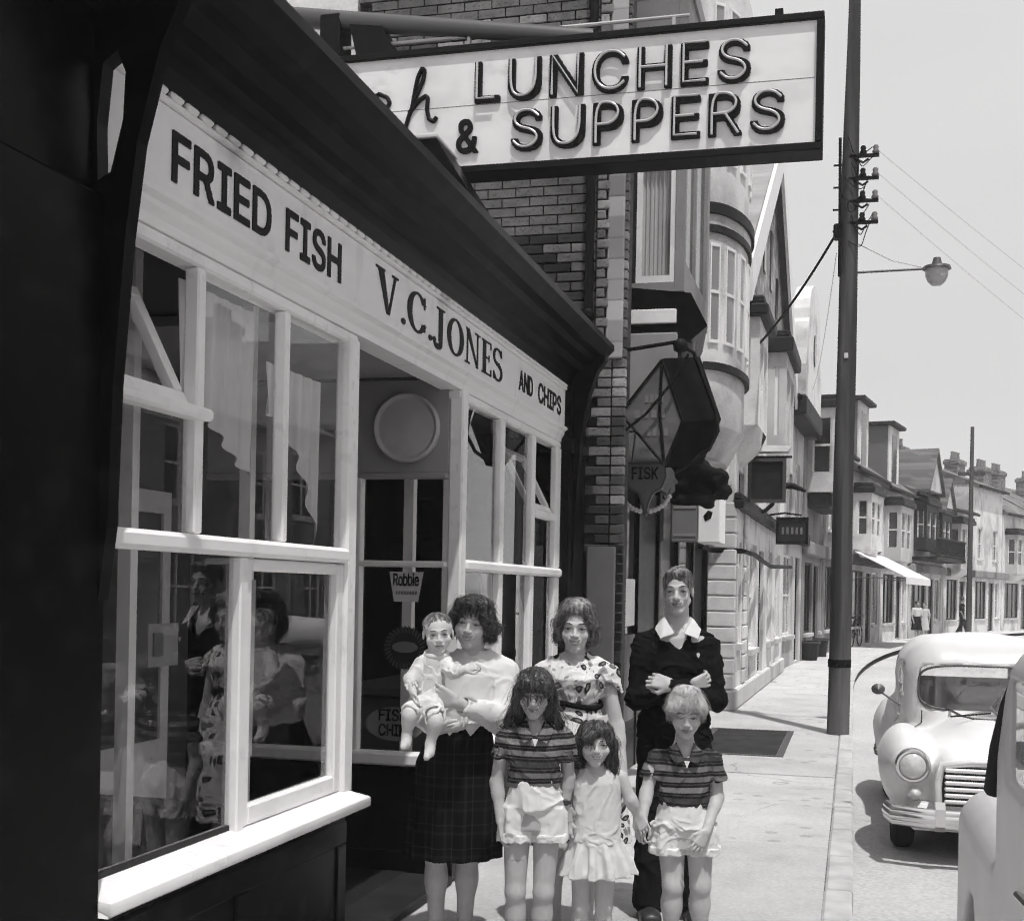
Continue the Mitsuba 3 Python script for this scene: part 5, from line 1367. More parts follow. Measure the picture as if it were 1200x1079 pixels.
class Head:
    def __init__(self, b, c, s, yaw=0, pitch=0, roll=0, child=0.0, wide=1.0, jaw=1.0, nose=1.0, cheek=1.0, smile=.6, teeth=False, ears=True, hair='hair_dark', brow=True, squint=.6):
        self.c, self.s, self.R = V3(*c), s, rot(yaw, pitch, roll)
        self.child, self.smile, self.teeth, self.hairmat, self.brow, self.squint = child, smile, teeth, hair, brow, squint
        E = lambda p, r, k, sub=False: b.ell(self.at(p), np.array(r) * s, k * s, sub, self.R)
        C = lambda p, q, r1, r2, k: b.cap(self.at(p), self.at(q), r1 * s, r2 * s, k * s)
        w = (1 + .10 * child) * wide
        E((0, .05, .15), (.345 * w, .43, .35), .05)
        E((0, -.10, -.13), (.262 * w, .29, .37 - .03 * child), .10)
        for q in (-1, 1):
            C((q * .20 * w * jaw, .0, -.22), (q * .05 * jaw, -.31, -.425), .085 * jaw, .07, .07)
            E((q * .165 * w, -.27, -.14), ((.11 + .03 * child) * cheek, .095 * cheek, .11 * cheek), .07)
            if ears: E((q * .345 * w, .04, -.03), (.032, .085, .12), .025)
        E((0, -.335, -.43), (.085, .065, .06), .06)
        C((-.15, -.365, .075), (.15, -.365, .075), .05, .05, .06)
        for q in (-1, 1):
            E((q * .150, -.435, .005), (.092, .062, .058), .05, True)
            E((q * .150, -.335, -.002), (.078, .052, .055), .03)
        C((0, -.375, .03), (0, -.375 + (-.10 + .03 * child) * nose, -.135), .030 * nose, .050 * nose, .035)
        for q in (-1, 1): E((q * .052, -.425, -.15), (.036, .05, .032), .025)
        E((0, -.36, -.27), (.135, .07, .09), .06)
        b.cap(self.at((-.085, -.445, -.272 + .02 * smile)), self.at((.085, -.445, -.272 + .02 * smile)), .010 * s, k=.02 * s, sub=True)

    def at(self, p): return self.c + self.R @ (np.array(p, float) * self.s)

    def box(self, lo=(-.42, -.56, -.62), hi=(.42, .55, .58)):
        P = np.array([self.at((x, y, z)) for x in (lo[0], hi[0]) for y in (lo[1], hi[1]) for z in (lo[2], hi[2])])
        return P.min(0), P.max(0)

    def features(self, k, M):
        P = lambda n, m, b, par=k: put(par, n, placed(m, M), b, True)
        s = self.s

        def blob(p, r, n=2):
            m = trimesh.creation.icosphere(n, 1.0); m.vertices *= np.array(r) * s; m.vertices[:] = m.vertices @ self.R.T + self.at(p); return m
        for q in (-1, 1):
            e = P('eye', blob((q * .150, -.368, -.006), (.056, .032, .030 - .012 * self.squint)), 'eye_white')
            P('iris', blob((q * .150, -.393, -.004), (.026, .012, .024 - .006 * self.squint)), 'iris', e)
            P('lash', tube([self.at(v) for v in ((q * .085, -.375, .002), (q * .115, -.400, .024 - .008 * self.squint), (q * .150, -.408, .028 - .008 * self.squint), (q * .19, -.398, .022 - .008 * self.squint), (q * .218, -.372, .002))], .009 * s, 6), 'brow', e)
            if self.brow:
                P('eyebrow', tube([self.at(v) for v in ((q * .06, -.418, .098), (q * .12, -.424, .122), (q * .185, -.395, .118), (q * .235, -.345, .088))], np.array([.008, .013, .011, .004]) * s, 6), 'brow')
        d = .045 * self.smile
        up = [self.at((x, y, z)) for x, y, z in ((-.118, -.395, -.262 + d), (-.06, -.440, -.258 + .25 * d), (0, -.452, -.262), (.06, -.440, -.258 + .25 * d), (.118, -.395, -.262 + d))]
        lw = [self.at((x, y, z)) for x, y, z in ((-.11, -.395, -.272 + d), (-.055, -.434, -.300), (0, -.444, -.310), (.055, -.434, -.300), (.11, -.395, -.272 + d))]
        m_ = P('lips', trimesh.util.concatenate([tube(up, np.array([.008, .015, .016, .015, .008]) * s, 8), tube(lw, np.array([.008, .020, .024, .020, .008]) * s, 8)]), 'lip')
        if self.teeth:
            P('teeth', hull([self.at((x, y, z)) for x, y, z in ((-.085, -.405, -.262 + .5 * d), (-.05, -.436, -.270), (0, -.445, -.272), (.05, -.436, -.270), (.085, -.405, -.262 + .5 * d), (-.05, -.432, -.290), (.05, -.432, -.290), (0, -.441, -.296), (0, -.40, -.28))]), 'teeth', m_)


def hand(b, w, d, palm, L=.165, curl=.35, thumb=1, spread=.11):
    """w wrist, d finger direction, palm the side the fingers curl to; thumb = +1/-1 the side of d x palm."""
    w, d = V3(*w), unit(d)
    n = unit(np.array(palm, float) - d * np.dot(palm, d))
    t = np.cross(d, n) * thumb
    kn = []
    for i, o in enumerate((1.5, .5, -.5, -1.5)):
        k = w + d * (.50 + (.02, .04, .02, -.03)[i]) * L + t * o * .118 * L
        b.cap(w + t * o * .075 * L + d * .06 * L, k, .085 * L, .068 * L, .012)
        kn.append(k)
    for i, k in enumerate(kn):
        ln = (.40, .45, .42, .33)[i] * L
        a, p = .25 * curl + .1 * curl * i / 3, k
        o = (1.5, .5, -.5, -1.5)[i]
        for j, f in enumerate((.45, .31, .24)):
            e = unit(d + t * o * spread)
            q = p + (math.cos(a) * e + math.sin(a) * n) * ln * f
            r = (.052, .047, .042, .036)[j] * L * (1 - .08 * (i == 3))
            b.cap(p, q, r, (.047, .042, .034)[j] * L, .0018)
            p, a = q, a + (1.0, .75, .5)[j] * curl * 1.5
    p0 = w + d * .10 * L + t * .16 * L
    p1 = w + d * .32 * L + t * .32 * L + n * .08 * L
    p2 = w + d * .50 * L + t * (.36 - .08 * curl) * L + n * .14 * L
    p3 = w + d * .64 * L + t * (.33 - .16 * curl) * L + n * .17 * L
    b.cap(p0, p1, .085 * L, .065 * L, .01); b.cap(p1, p2, .062 * L, .055 * L, .003); b.cap(p2, p3, .054 * L, .04 * L, .003)
    c = w + d * .5 * L
    return (c - .74 * L, c + .74 * L, .0028)


def arm(b, sh, el, wr, r0, r1, r2, k=.012):
    b.cap(sh, el, r0, r1, k); b.cap(el, wr, r1 * 1.02, r2, k)
    m = V3(*el) * .7 + V3(*wr) * .3
    b.cap(el, m, r1, r1 * 1.04, k)


def leg(b, hip, kn, an, r0, r1, r2, calf=1.22, k=.014):
    b.cap(hip, kn, r0, r1, k); b.cap(kn, an, r1 * .96, r2, k)
    hip, kn, an = V3(*hip), V3(*kn), V3(*an)
    m = kn * .68 + an * .32 + V3(0, .35 * r1, 0)
    b.ell(m, (r1 * calf * .86, r1 * calf * .95, np.linalg.norm(kn - an) * .27), .02)
    b.ell(kn + V3(0, -r1 * .35, 0), (r1 * .8, r1 * .72, r1 * 1.05), .02)
    b.cap(an, an + V3(0, -.02, -.035), r2, r2 * 1.05, k)


def shoes(k, M, ankles, L, bsdf, turn=0.0):
    for a in ankles:
        f = Soft()
        a = V3(*a)
        f.box((a[0], a[1] - .24 * L, .030), (.185 * L, .52 * L, .030), .026, .01)
        f.ell((a[0], a[1] - .48 * L, .040), (.18 * L, .26 * L, .045), .02)
        f.ell((a[0], a[1] + .05 * L, .050), (.15 * L, .20 * L, .05), .02)
        f.box((a[0], a[1] - .22 * L, .003), (.19 * L, .53 * L, .010), .008, .002)
        put(k, 'shoe', placed(f.mesh(.006), M), bsdf, True)


def skin_of(mesh, v=.40, freckle=.10, seed=3):
    n = meshkit.fbm(np.asarray(mesh.vertices) * 26, 3, seed)
    c = v * (1 - freckle + 2 * freckle * n)
    return np.stack([c * 1.012, c * .994, c], 1)


def flesh(k, b, M, fine, v=.40, h=.0075):
    m = b.mesh(h, fine)
    m.apply_transform(M)
    scene[k] = mikit.ply(m, 'skin', True, color=skin_of(m, v))


def wrinkled(amp=.004, f=(14, 14, 9), seed=1):
    """Broad drape with narrow crease crests on it."""
    f = np.array(f, float)

    def g(P):
        Q = P * f + 2.2 * (meshkit.noise(P * 6, seed + 9)[:, None] - .5)
        n = meshkit.fbm(Q, 2, seed)
        m = meshkit.fbm(Q[:, [1, 2, 0]] * 1.9, 2, seed + 3)
        crest = np.clip(1 - np.abs(n - .5) * 9, 0, 1) ** 1.3 + .5 * np.clip(1 - np.abs(m - .5) * 8, 0, 1)
        return amp * (.9 - 1.5 * crest + 1.2 * (meshkit.noise(P * f * .5, seed + 5) - .5))
    return g


def strands(amp=.006, f=(45, 45, 9), curl=0.0, seed=2):
    def g(P):
        v = amp * (meshkit.fbm(P * np.array(f), 3, seed) - .5) * 2
        if curl: v = v + curl * (meshkit.noise(P * 42, seed + 4) - .5) * 2
        return v
    return g


def wear(k, name, f, M, bsdf, h=.006, wr=None, label=None, fine=()):
    m = f.mesh(h, fine, wr); m.apply_transform(M)
    return put(k, name, m, bsdf, True, label)


def comb(f, hd, base, n, length, r, seed=1, wave=.0, part=(0, .12, .62), down=.5, lift=.35, steps=9, fly=1.0):
    """Locks of hair combed over a hair shape, away from the parting and down."""
    g = np.random.default_rng(seed)
    V = np.asarray(base.vertices)
    P = V[g.choice(len(V), n)] + g.normal(0, .002, (n, 3))
    top = hd.at(part)
    L = length * hd.s * g.uniform(.6, 1.2, n)[:, None] / steps
    ph, fr = g.uniform(0, 6.28, n), g.uniform(.7, 1.3, n)
    R = r * g.uniform(.6, 1.25, n)
    path, dead = [], np.zeros(n, bool)
    side0 = g.normal(0, .25, (n, 3))
    loose = g.uniform(0, 1, n) ** 5 * fly
    R = np.where(loose > .25, R * .45, R)
    for i in range(steps + 1):
        N = f.grad(P)
        P = P - N * (f.dist(P) - lift * R - loose * .022 * (.3 + i / steps) ** 1.5)[:, None]
        path.append(P.copy())
        d = (P - top) / np.maximum(np.linalg.norm(P - top, axis=1, keepdims=True), .02)
        d = d * (1 - down) + np.array([0, 0, -1.0]) * down + side0
        d = d - N * (d * N).sum(1, keepdims=True)
        d /= np.maximum(np.linalg.norm(d, axis=1, keepdims=True), 1e-6)
        s_ = np.cross(N, d)
        q = P + d * L + s_ * (wave * hd.s * np.cos(ph + fr * i * 1.5))[:, None]
        rad = (hd.c - q)
        out = ((N * -rad).sum(1) < .12 * hd.s) & (i > 0)
        dead |= out
        P = np.where(dead[:, None], P + np.array([0, 0, -1.0]) * L * .25, q)
    path = np.stack(path, 1)
    m = path.shape[1]
    t = np.gradient(path, axis=1); t /= np.maximum(np.linalg.norm(t, axis=2, keepdims=True), 1e-9)
    N = (path - hd.c); N -= t * (N * t).sum(2, keepdims=True); N /= np.maximum(np.linalg.norm(N, axis=2, keepdims=True), 1e-9)
    B = np.cross(t, N)
    rr = R[:, None] * np.sin(np.pi * (np.linspace(.12, .97, m)))[None] ** .6
    V = np.stack([path + rr[..., None] * (1.5 * math.cos(a) * B + math.sin(a) * N) for a in (0, 1.57, 3.14, 4.71)], 2).reshape(-1, 3)
    I = np.arange(n * m).reshape(n, m)[:, :-1].ravel() * 4
    F = []
    for c in range(4):
        e = (c + 1) % 4
        F += [np.stack([I + c, I + e, I + 4 + e], 1), np.stack([I + c, I + 4 + e, I + 4 + c], 1)]
    return trimesh.Trimesh(V, np.vstack(F), process=False)


def coiffure(k, f, hd, M, bsdf, wr, n, length, r, h=.0045, **kw):
    base = f.mesh(h, (), wr)
    m = trimesh.util.concatenate([base, comb(f, hd, base, n, length, r, **kw)])
    m.apply_transform(M)
    return put(k, 'hair', m, bsdf, True)


def hair_field(hd):
    """A field whose shapes are given in head units."""
    f = Soft(); s = hd.s
    f.E = lambda p, r, k=.04, sub=False: f.ell(hd.at(p), np.array(r) * s, k * s, sub, hd.R)
    f.C = lambda p, q, r1, r2, k=.05, sub=False: f.cap(hd.at(p), hd.at(q), r1 * s, r2 * s, k * s, sub)
    return f


def collar(k, M, pts, bsdf, name='collar', th=.006):
    """A flat folded collar wing from 3-5 corner points."""
    P = np.array(pts, float)
    n = unit(np.cross(P[1] - P[0], P[2] - P[0]))
    put(k, name, placed(hull(np.vstack([P + n * th, P - n * th])), M), bsdf)


# ---- the man with folded arms ------------------------------------------------
k = thing('person', 'man in a dark V-neck jumper standing with folded arms behind the children', 'person', 'family lined up outside the shop')
M = frame(1.27, 6.03)
b = Soft()
hd = Head(b, (.0, -.02, 1.612), .222, wide=.9, jaw=1.05, nose=1.15, cheek=.85, yaw=-12, pitch=3, roll=-2, smile=.7, hair='hair_mid', squint=.8)
b.cap((0, .03, 1.54), (0, .03, 1.40), .058, .066, .03)
b.loft([(.80, 0, .03, .15, .10), (1.0, 0, .03, .145, .10), (1.25, 0, .03, .165, .105), (1.38, 0, .03, .16, .09), (1.42, 0, .03, .08, .06)], .04)
for q in (-1, 1):
    b.cap((q * .10, .03, 1.37), (q * .15, .03, 1.345), .048, .05, .03)
    leg(b, (q * .09, .03, .86), (q * .10, .02, .48), (q * .11, .05, .09), .07, .05, .035)
arm(b, (-.160, .03, 1.345), (-.195, -.03, 1.08), (.03, -.165, 1.155), .042, .036, .027)
arm(b, (.160, .03, 1.345), (.195, -.03, 1.08), (-.055, -.215, 1.165), .042, .036, .027)
fine = [(*hd.box(), .0038), hand(b, (-.045, -.217, 1.168), (-1, .22, .24), (0, .85, -.4), .160, 1.0, 1)]
fine.append(hand(b, (.060, -.160, 1.165), (1, .70, .30), (-.3, .8, .2), .160, .5, -1))
flesh(k, b, M, fine, .46)
hd.features(k, M)
f = hair_field(hd)
f.E((0, .07, .18), (.335, .44, .36)); f.E((0, -.16, .39), (.24, .20, .10), .08)
f.E((0, -.42, -.06), (.33, .36, .335), .03, True); f.C((-.4, .02, -.05), (.4, .02, -.05), .13, .13, .03, True); f.E((0, .1, -.42), (.5, .5, .34), .03, True)
coiffure(k, f, hd, M, 'hair_mid', strands(.004, (40, 14, 30)), 1200, .45, .0016, part=(-.15, -.25, .5), down=.15, fly=.25, seed=11)
f = Soft()
f.loft([(.84, 0, .03, .175, .125), (.90, 0, .03, .185, .135), (1.05, 0, .03, .165, .125), (1.25, 0, .03, .178, .130), (1.345, 0, .035, .180, .110), (1.41, 0, .04, .125, .085), (1.455, 0, .045, .08, .07)], .03)
for q in (-1, 1): f.cap((q * .11, .03, 1.37), (q * .155, .03, 1.345), .055, .058, .03)
f.cap((-.158, .03, 1.34), (-.195, -.03, 1.08), .058, .052, .02); f.cap((-.195, -.03, 1.08), (.02, -.165, 1.15), .050, .038, .02)
f.cap((.158, .03, 1.34), (.195, -.03, 1.08), .058, .052, .02); f.cap((.195, -.03, 1.08), (-.035, -.212, 1.16), .050, .036, .02)
f.cap((0, -.055, 1.46), (0, -.112, 1.30), .076, .014, .006, True); f.cap((0, -.075, 1.42), (0, -.125, 1.30), .060, .012, .006, True)
f.cap((0, .03, 1.52), (0, .03, 1.44), .066, .066, .01, True)
wear(k, 'jumper', f, M, 'cloth_black', .006, wrinkled(.006, (9, 9, 14)))
f = Soft()
f.loft([(1.0, 0, .03, .155, .108), (1.25, 0, .03, .165, .115), (1.345, 0, .035, .165, .098), (1.42, 0, .04, .115, .085), (1.47, 0, .045, .078, .072)], .03)
f.cap((0, -.04, 1.50), (0, -.11, 1.385), .052, .012, .01, True); f.cap((0, .03, 1.56), (0, .03, 1.42), .062, .062, .01, True)
wear(k, 'shirt', f, M, 'cloth_white', .007, wrinkled(.003))
for q in (-1, 1): collar(k, M, [(q * .066, .0, 1.485), (q * .072, -.05, 1.478), (q * .030, -.108, 1.405), (q * .085, -.105, 1.385), (q * .108, -.04, 1.43)], 'cloth_white')
put(k, 'badge', placed(hull([(.092 + dx, -.112 + dy, 1.305 + dz) for dx, dz in ((-.006, .012), (.006, .012), (.008, 0), (0, -.014), (-.008, 0)) for dy in (0, .006)]), M), 'porcelain')
f = Soft()
f.loft([(.78, 0, .03, .17, .125), (.92, 0, .03, .165, .12), (1.0, 0, .03, .155, .11)], .03)
for q in (-1, 1): f.cap((q * .088, .03, .84), (q * .10, .02, .48), .094, .082, .02); f.cap((q * .10, .02, .48), (q * .112, .04, .085), .080, .078, .02)
wear(k, 'trousers', f, M, 'cloth_charcoal', .008, wrinkled(.006, (12, 12, 7)))
shoes(k, M, [(-.112, .05, .08), (.112, .05, .08)], .27, 'shoe_leather')

# ---- the woman in the flowered dress ------------------------------------------
k = thing('person', 'woman in a flowered dress with bouffant hair standing in the middle of the back row', 'person', 'family lined up outside the shop')
M = frame(.865, 5.57)
b = Soft()
hd = Head(b, (.0, -.01, 1.435), .215, jaw=.88, nose=.9, cheek=1.05, yaw=-4, pitch=4, roll=1, smile=1.0, teeth=True, hair='hair_dark', squint=.7, ears=False)
b.cap((0, .03, 1.37), (0, .03, 1.24), .046, .055, .03)
b.loft([(.75, 0, .03, .15, .11), (.88, 0, .03, .155, .11), (1.06, 0, .03, .105, .085), (1.2, 0, .03, .13, .10), (1.27, 0, .03, .12, .08), (1.30, 0, .03, .05, .05)], .03)
for q in (-1, 1): leg(b, (q * .085, .03, .80), (q * .08, .02, .44), (q * .075, .05, .09), .07, .048, .032)
arm(b, (-.138, .03, 1.228), (-.195, .05, .97), (-.19, -.03, .76), .040, .034, .024)
arm(b, (.138, .03, 1.228), (.20, .04, .98), (.228, -.02, .755), .040, .034, .024)
fine = [(*hd.box(), .0038), hand(b, (.229, -.022, .752), (.05, -.12, -1), (-1, 0, 0), .16, .3, 1), hand(b, (-.19, -.032, .757), (.05, -.2, -1), (1, 0, 0), .16, .3, -1)]
flesh(k, b, M, fine, .52)
hd.features(k, M)
f = hair_field(hd)
f.E((0, .08, .18), (.39, .46, .42)); f.E((0, -.02, .43), (.34, .38, .19), .08)
for q in (-1, 1): f.E((q * .33, .0, -.04), (.11, .22, .22), .06); f.C((q * .18, -.28, .40), (q * .36, -.18, .10), .10, .11); f.E((q * .37, .03, -.20), (.08, .13, .10), .05)
f.E((0, .30, -.20), (.36, .22, .28), .08)
f.E((0, -.42, -.08), (.285, .42, .41), .03, True)
coiffure(k, f, hd, M, 'hair_mid', strands(.010, (18, 16, 20), .004), 2300, .65, .0019, wave=.05, part=(0, -.25, .62), down=.2, seed=12)
f = Soft()
f.loft([(1.085, 0, .03, .118, .096), (1.13, 0, .028, .135, .115), (1.20, 0, .02, .150, .128), (1.255, 0, .03, .155, .100), (1.295, 0, .04, .10, .075), (1.315, 0, .05, .07, .06)], .02)
for q in (-1, 1):
    f.cap((q * .09, .03, 1.25), (q * .145, .03, 1.215), .050, .055, .025); f.cap((q * .145, .03, 1.215), (q * .176, .035, 1.12), .056, .056, .02); f.cuff((q * .145, .03, 1.215), (q * .176, .035, 1.125), .045, .075)
f.cap((0, -.03, 1.34), (0, -.125, 1.235), .062, .012, .010, True)
wear(k, 'bodice', f, M, 'cloth_floral', .005, wrinkled(.0065, (12, 12, 9)), label='flowered dress bodice')
f = Soft()
f.loft([(.45, 0, .03, .26, .23), (.75, 0, .03, .215, .185), (.95, 0, .03, .165, .135), (1.06, 0, .03, .122, .10), (1.075, 0, .03, .118, .097)], .01, pleat=lambda t, z: .020 * np.clip((1.05 - z) / .5, 0, 1) * np.cos(13 * t + 3 * np.sin(5 * z)))
wear(k, 'skirt', f, M, 'cloth_floral', .0075)
put(k, 'belt', placed(tube([(.124 * math.cos(t), .03 + .103 * math.sin(t), 1.08 + .012 * math.sin(t * 2)) for t in np.linspace(0, 2 * math.pi, 40, endpoint=False)], .013, 8, True), M), 'cloth_black', True)
shoes(k, M, [(-.075, .05, .08), (.075, .05, .08)], .23, 'shoe_leather')

# ---- the mother -----------------------------------------------------------------
k = thing('person', 'woman in a white blouse and dark plaid skirt holding a baby', 'person', 'family lined up outside the shop')
M = frame(.48, 5.23); MOTHER = M
b = Soft()
hd = Head(b, (-.005, -.03, 1.455), .215, jaw=1.05, cheek=1.2, nose=.95, yaw=-8, pitch=4, roll=8, smile=1.1, teeth=True, hair='hair_dark', squint=.9, ears=False)
b.cap((-.005, .0, 1.39), (0, .02, 1.26), .046, .055, .03)
b.loft([(.62, -.06, .03, .16, .12), (.85, -.06, .03, .155, .11), (1.02, -.04, .03, .11, .085), (1.2, -.005, .03, .13, .10), (1.27, 0, .03, .12, .08), (1.31, 0, .03, .05, .05)], .03)
leg(b, (-.14, .03, .75), (-.150, .0, .43), (-.145, .04, .09), .075, .050, .034); leg(b, (.02, .03, .75), (-.01, .02, .43), (-.02, .06, .09), .075, .050, .034)
arm(b, (-.135, .03, 1.24), (-.215, -.06, 1.04), (-.135, -.225, 1.005), .042, .036, .026)
arm(b, (.140, .03, 1.24), (.150, -.08, 1.01), (-.06, -.245, 1.125), .042, .037, .026)
fine = [(*hd.box(), .0038), hand(b, (-.062, -.247, 1.127), (-.9, -.12, .42), (-.2, .9, .35), .165, .45, 1), hand(b, (-.133, -.227, 1.003), (.9, -.35, .12), (0, .25, 1), .165, .5, 1)]
flesh(k, b, M, fine, .47)
hd.features(k, M)
f = hair_field(hd)
f.E((0, .06, .16), (.40, .47, .42))
for q in (-1, 1): f.E((q * .36, -.02, -.04), (.13, .24, .24), .06); f.C((q * .10, -.34, .40), (q * .34, -.24, .14), .10, .10); f.E((q * .41, .04, -.20), (.10, .14, .12), .05)
f.E((.50, .0, -.05), (.10, .12, .10), .05); f.E((-.12, -.30, .40), (.22, .18, .13), .06); f.E((.16, -.26, .42), (.2, .18, .12), .06)
f.E((0, .30, -.18), (.34, .22, .30), .08)
f.E((.02, -.42, -.11), (.265, .42, .385), .03, True)
coiffure(k, f, hd, M, 'hair_dark', strands(.012, (20, 20, 16), .006), 2300, .5, .0019, wave=.09, down=.35, lift=.6, seed=13)
put(k, 'fringe_lock', placed(trimesh.util.concatenate([tube([hd.at(v) for v in ((x0, -.36, .38), (x0 * .9 + dx * .4, -.44, .26), (x0 * .8 + dx, -.425, .12 + e))], np.array([.035, .03, .008]) * .215, 7) for x0, dx, e in ((-.16, -.02, .02), (-.08, .03, .04), (.0, .04, .0), (.09, .03, .04), (.17, .03, .0))]), M), 'hair_dark', True)
f = Soft()
f.loft([(1.0, -.045, .02, .150, .125), (1.03, -.042, .02, .140, .115), (1.12, -.02, .015, .148, .125), (1.22, 0, .02, .155, .122), (1.275, 0, .03, .142, .104), (1.31, 0, .035, .100, .086), (1.335, 0, .04, .075, .07)], .02)
f.cap((.09, .03, 1.262), (.135, .02, 1.235), .055, .064, .03); f.cap((.135, .02, 1.235), (.150, -.07, 1.03), .064, .074, .025); f.cap((.150, -.075, 1.03), (-.030, -.222, 1.108), .070, .040, .025); f.cuff((.150, -.075, 1.03), (-.030, -.222, 1.108), .031, .07)
f.cap((-.09, .03, 1.262), (-.135, .02, 1.225), .052, .058, .03); f.cap((-.135, .02, 1.225), (-.195, -.045, 1.08), .060, .058, .025); f.cap((-.195, -.045, 1.08), (-.212, -.06, 1.045), .058, .054, .02); f.cap((-.212, -.06, 1.045), (-.150, -.20, 1.010), .054, .042, .02); f.cuff((-.212, -.06, 1.045), (-.150, -.20, 1.010), .032, .06)
f.cap((0, .035, 1.42), (0, .03, 1.33), .058, .056, .008, True); f.cap((0, -.04, 1.36), (-.005, -.09, 1.29), .05, .014, .01, True)
wear(k, 'blouse', f, M, 'cloth_white', .005, wrinkled(.0048, (9, 9, 6)))
for q in (-1, 1): put(k, 'blouse_point', placed(hull([(-.045 + q * .005, -.108, 1.02), (-.045 + q * .095, -.088, 1.02), (-.045 + q * .045, -.118, .965), (-.045 + q * .005, -.100, 1.02), (-.045 + q * .095, -.080, 1.02), (-.045 + q * .045, -.110, .965)]), M), 'cloth_white')
f = Soft()
f.loft([(.425, -.075, .02, .215, .19), (.62, -.07, .02, .20, .175), (.84, -.065, .025, .178, .145), (.96, -.05, .025, .14, .112), (1.005, -.045, .025, .128, .10)], .01, pleat=lambda t, z: .010 * np.clip((.95 - z) / .4, 0, 1) * np.cos(11 * t + 2))
wear(k, 'skirt', f, M, 'cloth_plaid', .0075)
shoes(k, M, [(-.145, .04, .08), (-.02, .06, .08)], .235, 'shoe_leather')

# ---- the baby -------------------------------------------------------------------
k = thing('person', 'baby in a white romper held on the arm of the woman in the white blouse', 'person', 'family lined up outside the shop')
b = Soft()
hd = Head(b, (-.142, -.205, 1.410), .165, yaw=8, pitch=4, roll=-4, child=1.0, smile=-.3, hair='hair_mid', squint=.7, brow=True)
b.cap((-.145, -.20, 1.345), (-.155, -.20, 1.30), .034, .045, .02)
b.cap((-.16, -.205, 1.27), (-.175, -.215, 1.13), .055, .062, .03)
arm(b, (-.215, -.215, 1.285), (-.255, -.245, 1.215), (-.235, -.29, 1.165), .026, .024, .017); arm(b, (-.105, -.22, 1.285), (-.065, -.255, 1.25), (-.02, -.262, 1.262), .026, .024, .017)
leg(b, (-.205, -.26, 1.10), (-.245, -.325, 1.072), (-.256, -.31, .985), .036, .029, .020, 1.15); leg(b, (-.15, -.265, 1.09), (-.135, -.335, 1.048), (-.156, -.322, .955), .036, .030, .020, 1.15)
b.cap((-.256, -.312, .965), (-.264, -.362, .945), .021, .014, .008); b.cap((-.156, -.322, .935), (-.166, -.372, .905), .021, .014, .008)
fine = [(*hd.box(), .0032), hand(b, (-.235, -.29, 1.165), (.2, -.4, -.8), (.8, .2, .2), .082, .7, 1), hand(b, (-.02, -.262, 1.262), (.9, -.1, .3), (0, .6, -.5), .082, .7, -1)]
flesh(k, b, MOTHER, fine, .55, .005)
hd.features(k, MOTHER)
f = hair_field(hd)
f.E((0, .08, .20), (.37, .43, .34)); f.E((0, -.38, -.06), (.42, .34, .42), .04, True); f.E((0, .0, -.40), (.6, .6, .33), .04, True)
coiffure(k, f, hd, MOTHER, 'hair_mid', strands(.002), 350, .3, .0016, fly=.2, seed=14)
f = Soft()
f.cap((-.155, -.205, 1.275), (-.170, -.212, 1.17), .054, .060, .02); f.ell((-.185, -.225, 1.115), (.082, .080, .062), .02)
f.cap((-.12, -.21, 1.292), (-.195, -.21, 1.29), .036, .036, .015)
f.cap((-.200, -.212, 1.285), (-.250, -.245, 1.215), .034, .031, .006); f.cap((-.250, -.245, 1.215), (-.238, -.282, 1.175), .031, .026, .008); f.cuff((-.250, -.245, 1.215), (-.238, -.282, 1.175), .019, .04)
f.cap((-.115, -.22, 1.285), (-.072, -.255, 1.25), .034, .031, .006); f.cap((-.072, -.255, 1.25), (-.038, -.262, 1.258), .030, .025, .008); f.cuff((-.072, -.255, 1.25), (-.036, -.262, 1.259), .019, .04)
f.cap((-.215, -.25, 1.105), (-.242, -.318, 1.078), .050, .046, .012); f.cap((-.155, -.255, 1.10), (-.136, -.33, 1.055), .050, .046, .012); f.cuff((-.215, -.25, 1.105), (-.245, -.322, 1.072), .036, .06); f.cuff((-.155, -.255, 1.10), (-.136, -.333, 1.05), .036, .06)
wear(k, 'romper', f, MOTHER, 'cloth_white', .0055, wrinkled(.005, (19, 19, 13)))
put(k, 'romper_collar', placed(tube([(-.148 + .043 * math.cos(t), -.205 + .043 * math.sin(t), 1.325 - .012 * math.sin(-t)) for t in np.linspace(0, 2 * math.pi, 24, endpoint=False)], .012, 7, True), MOTHER), 'cloth_white', True)


def polo(k, M, sh, z0, z1, rx, ry, sleeves, cz, cuff=.045):
    f = Soft()
    f.loft([(z0, 0, .02, rx * .96, ry), (z0 + .05, 0, .015, rx, ry * 1.05), (z1 - .10, 0, .01, rx * 1.06, ry * 1.05), (z1 - .03, 0, .02, rx * 1.0, ry * .85), (z1, 0, .03, rx * .55, ry * .65)], .02)
    for a, e in sleeves:
        a, e = V3(*a), V3(*e)
        f.cap(a * V3(.78, 1, 1), a * V3(.96, 1, 1), .042, .046, .02); f.cap(a * V3(.96, 1, 1), e, .045, cuff, .02); f.cuff(a, e, .036, .062)
    f.cap((0, -.02, z1 + .03), (0, -ry * 1.05, z1 - .055), .045, .010, .01, True)
    wear(k, 'polo_shirt', f, M, 'cloth_striped', .005, wrinkled(.0045, (11, 11, 8)))
    for q in (-1, 1): collar(k, M, [(q * .040, .0, z1 + .022), (q * .048, -.035, z1 + .015), (q * .012, -ry * 1.02, z1 - .045), (q * .042, -ry * 1.08, z1 - .058), (q * .075, -.03, z1 - .012)], 'cloth_striped', th=.005)
    put(k, 'placket', placed(hull([(q * .012, -ry * 1.06 + d, z1 - .045 + (0 if q else .0)) for q in (-1, 1) for d in (0, .006)] + [(0, -ry * 1.10 + d, z1 - .075) for d in (0, .006)]), M), 'cloth_white')


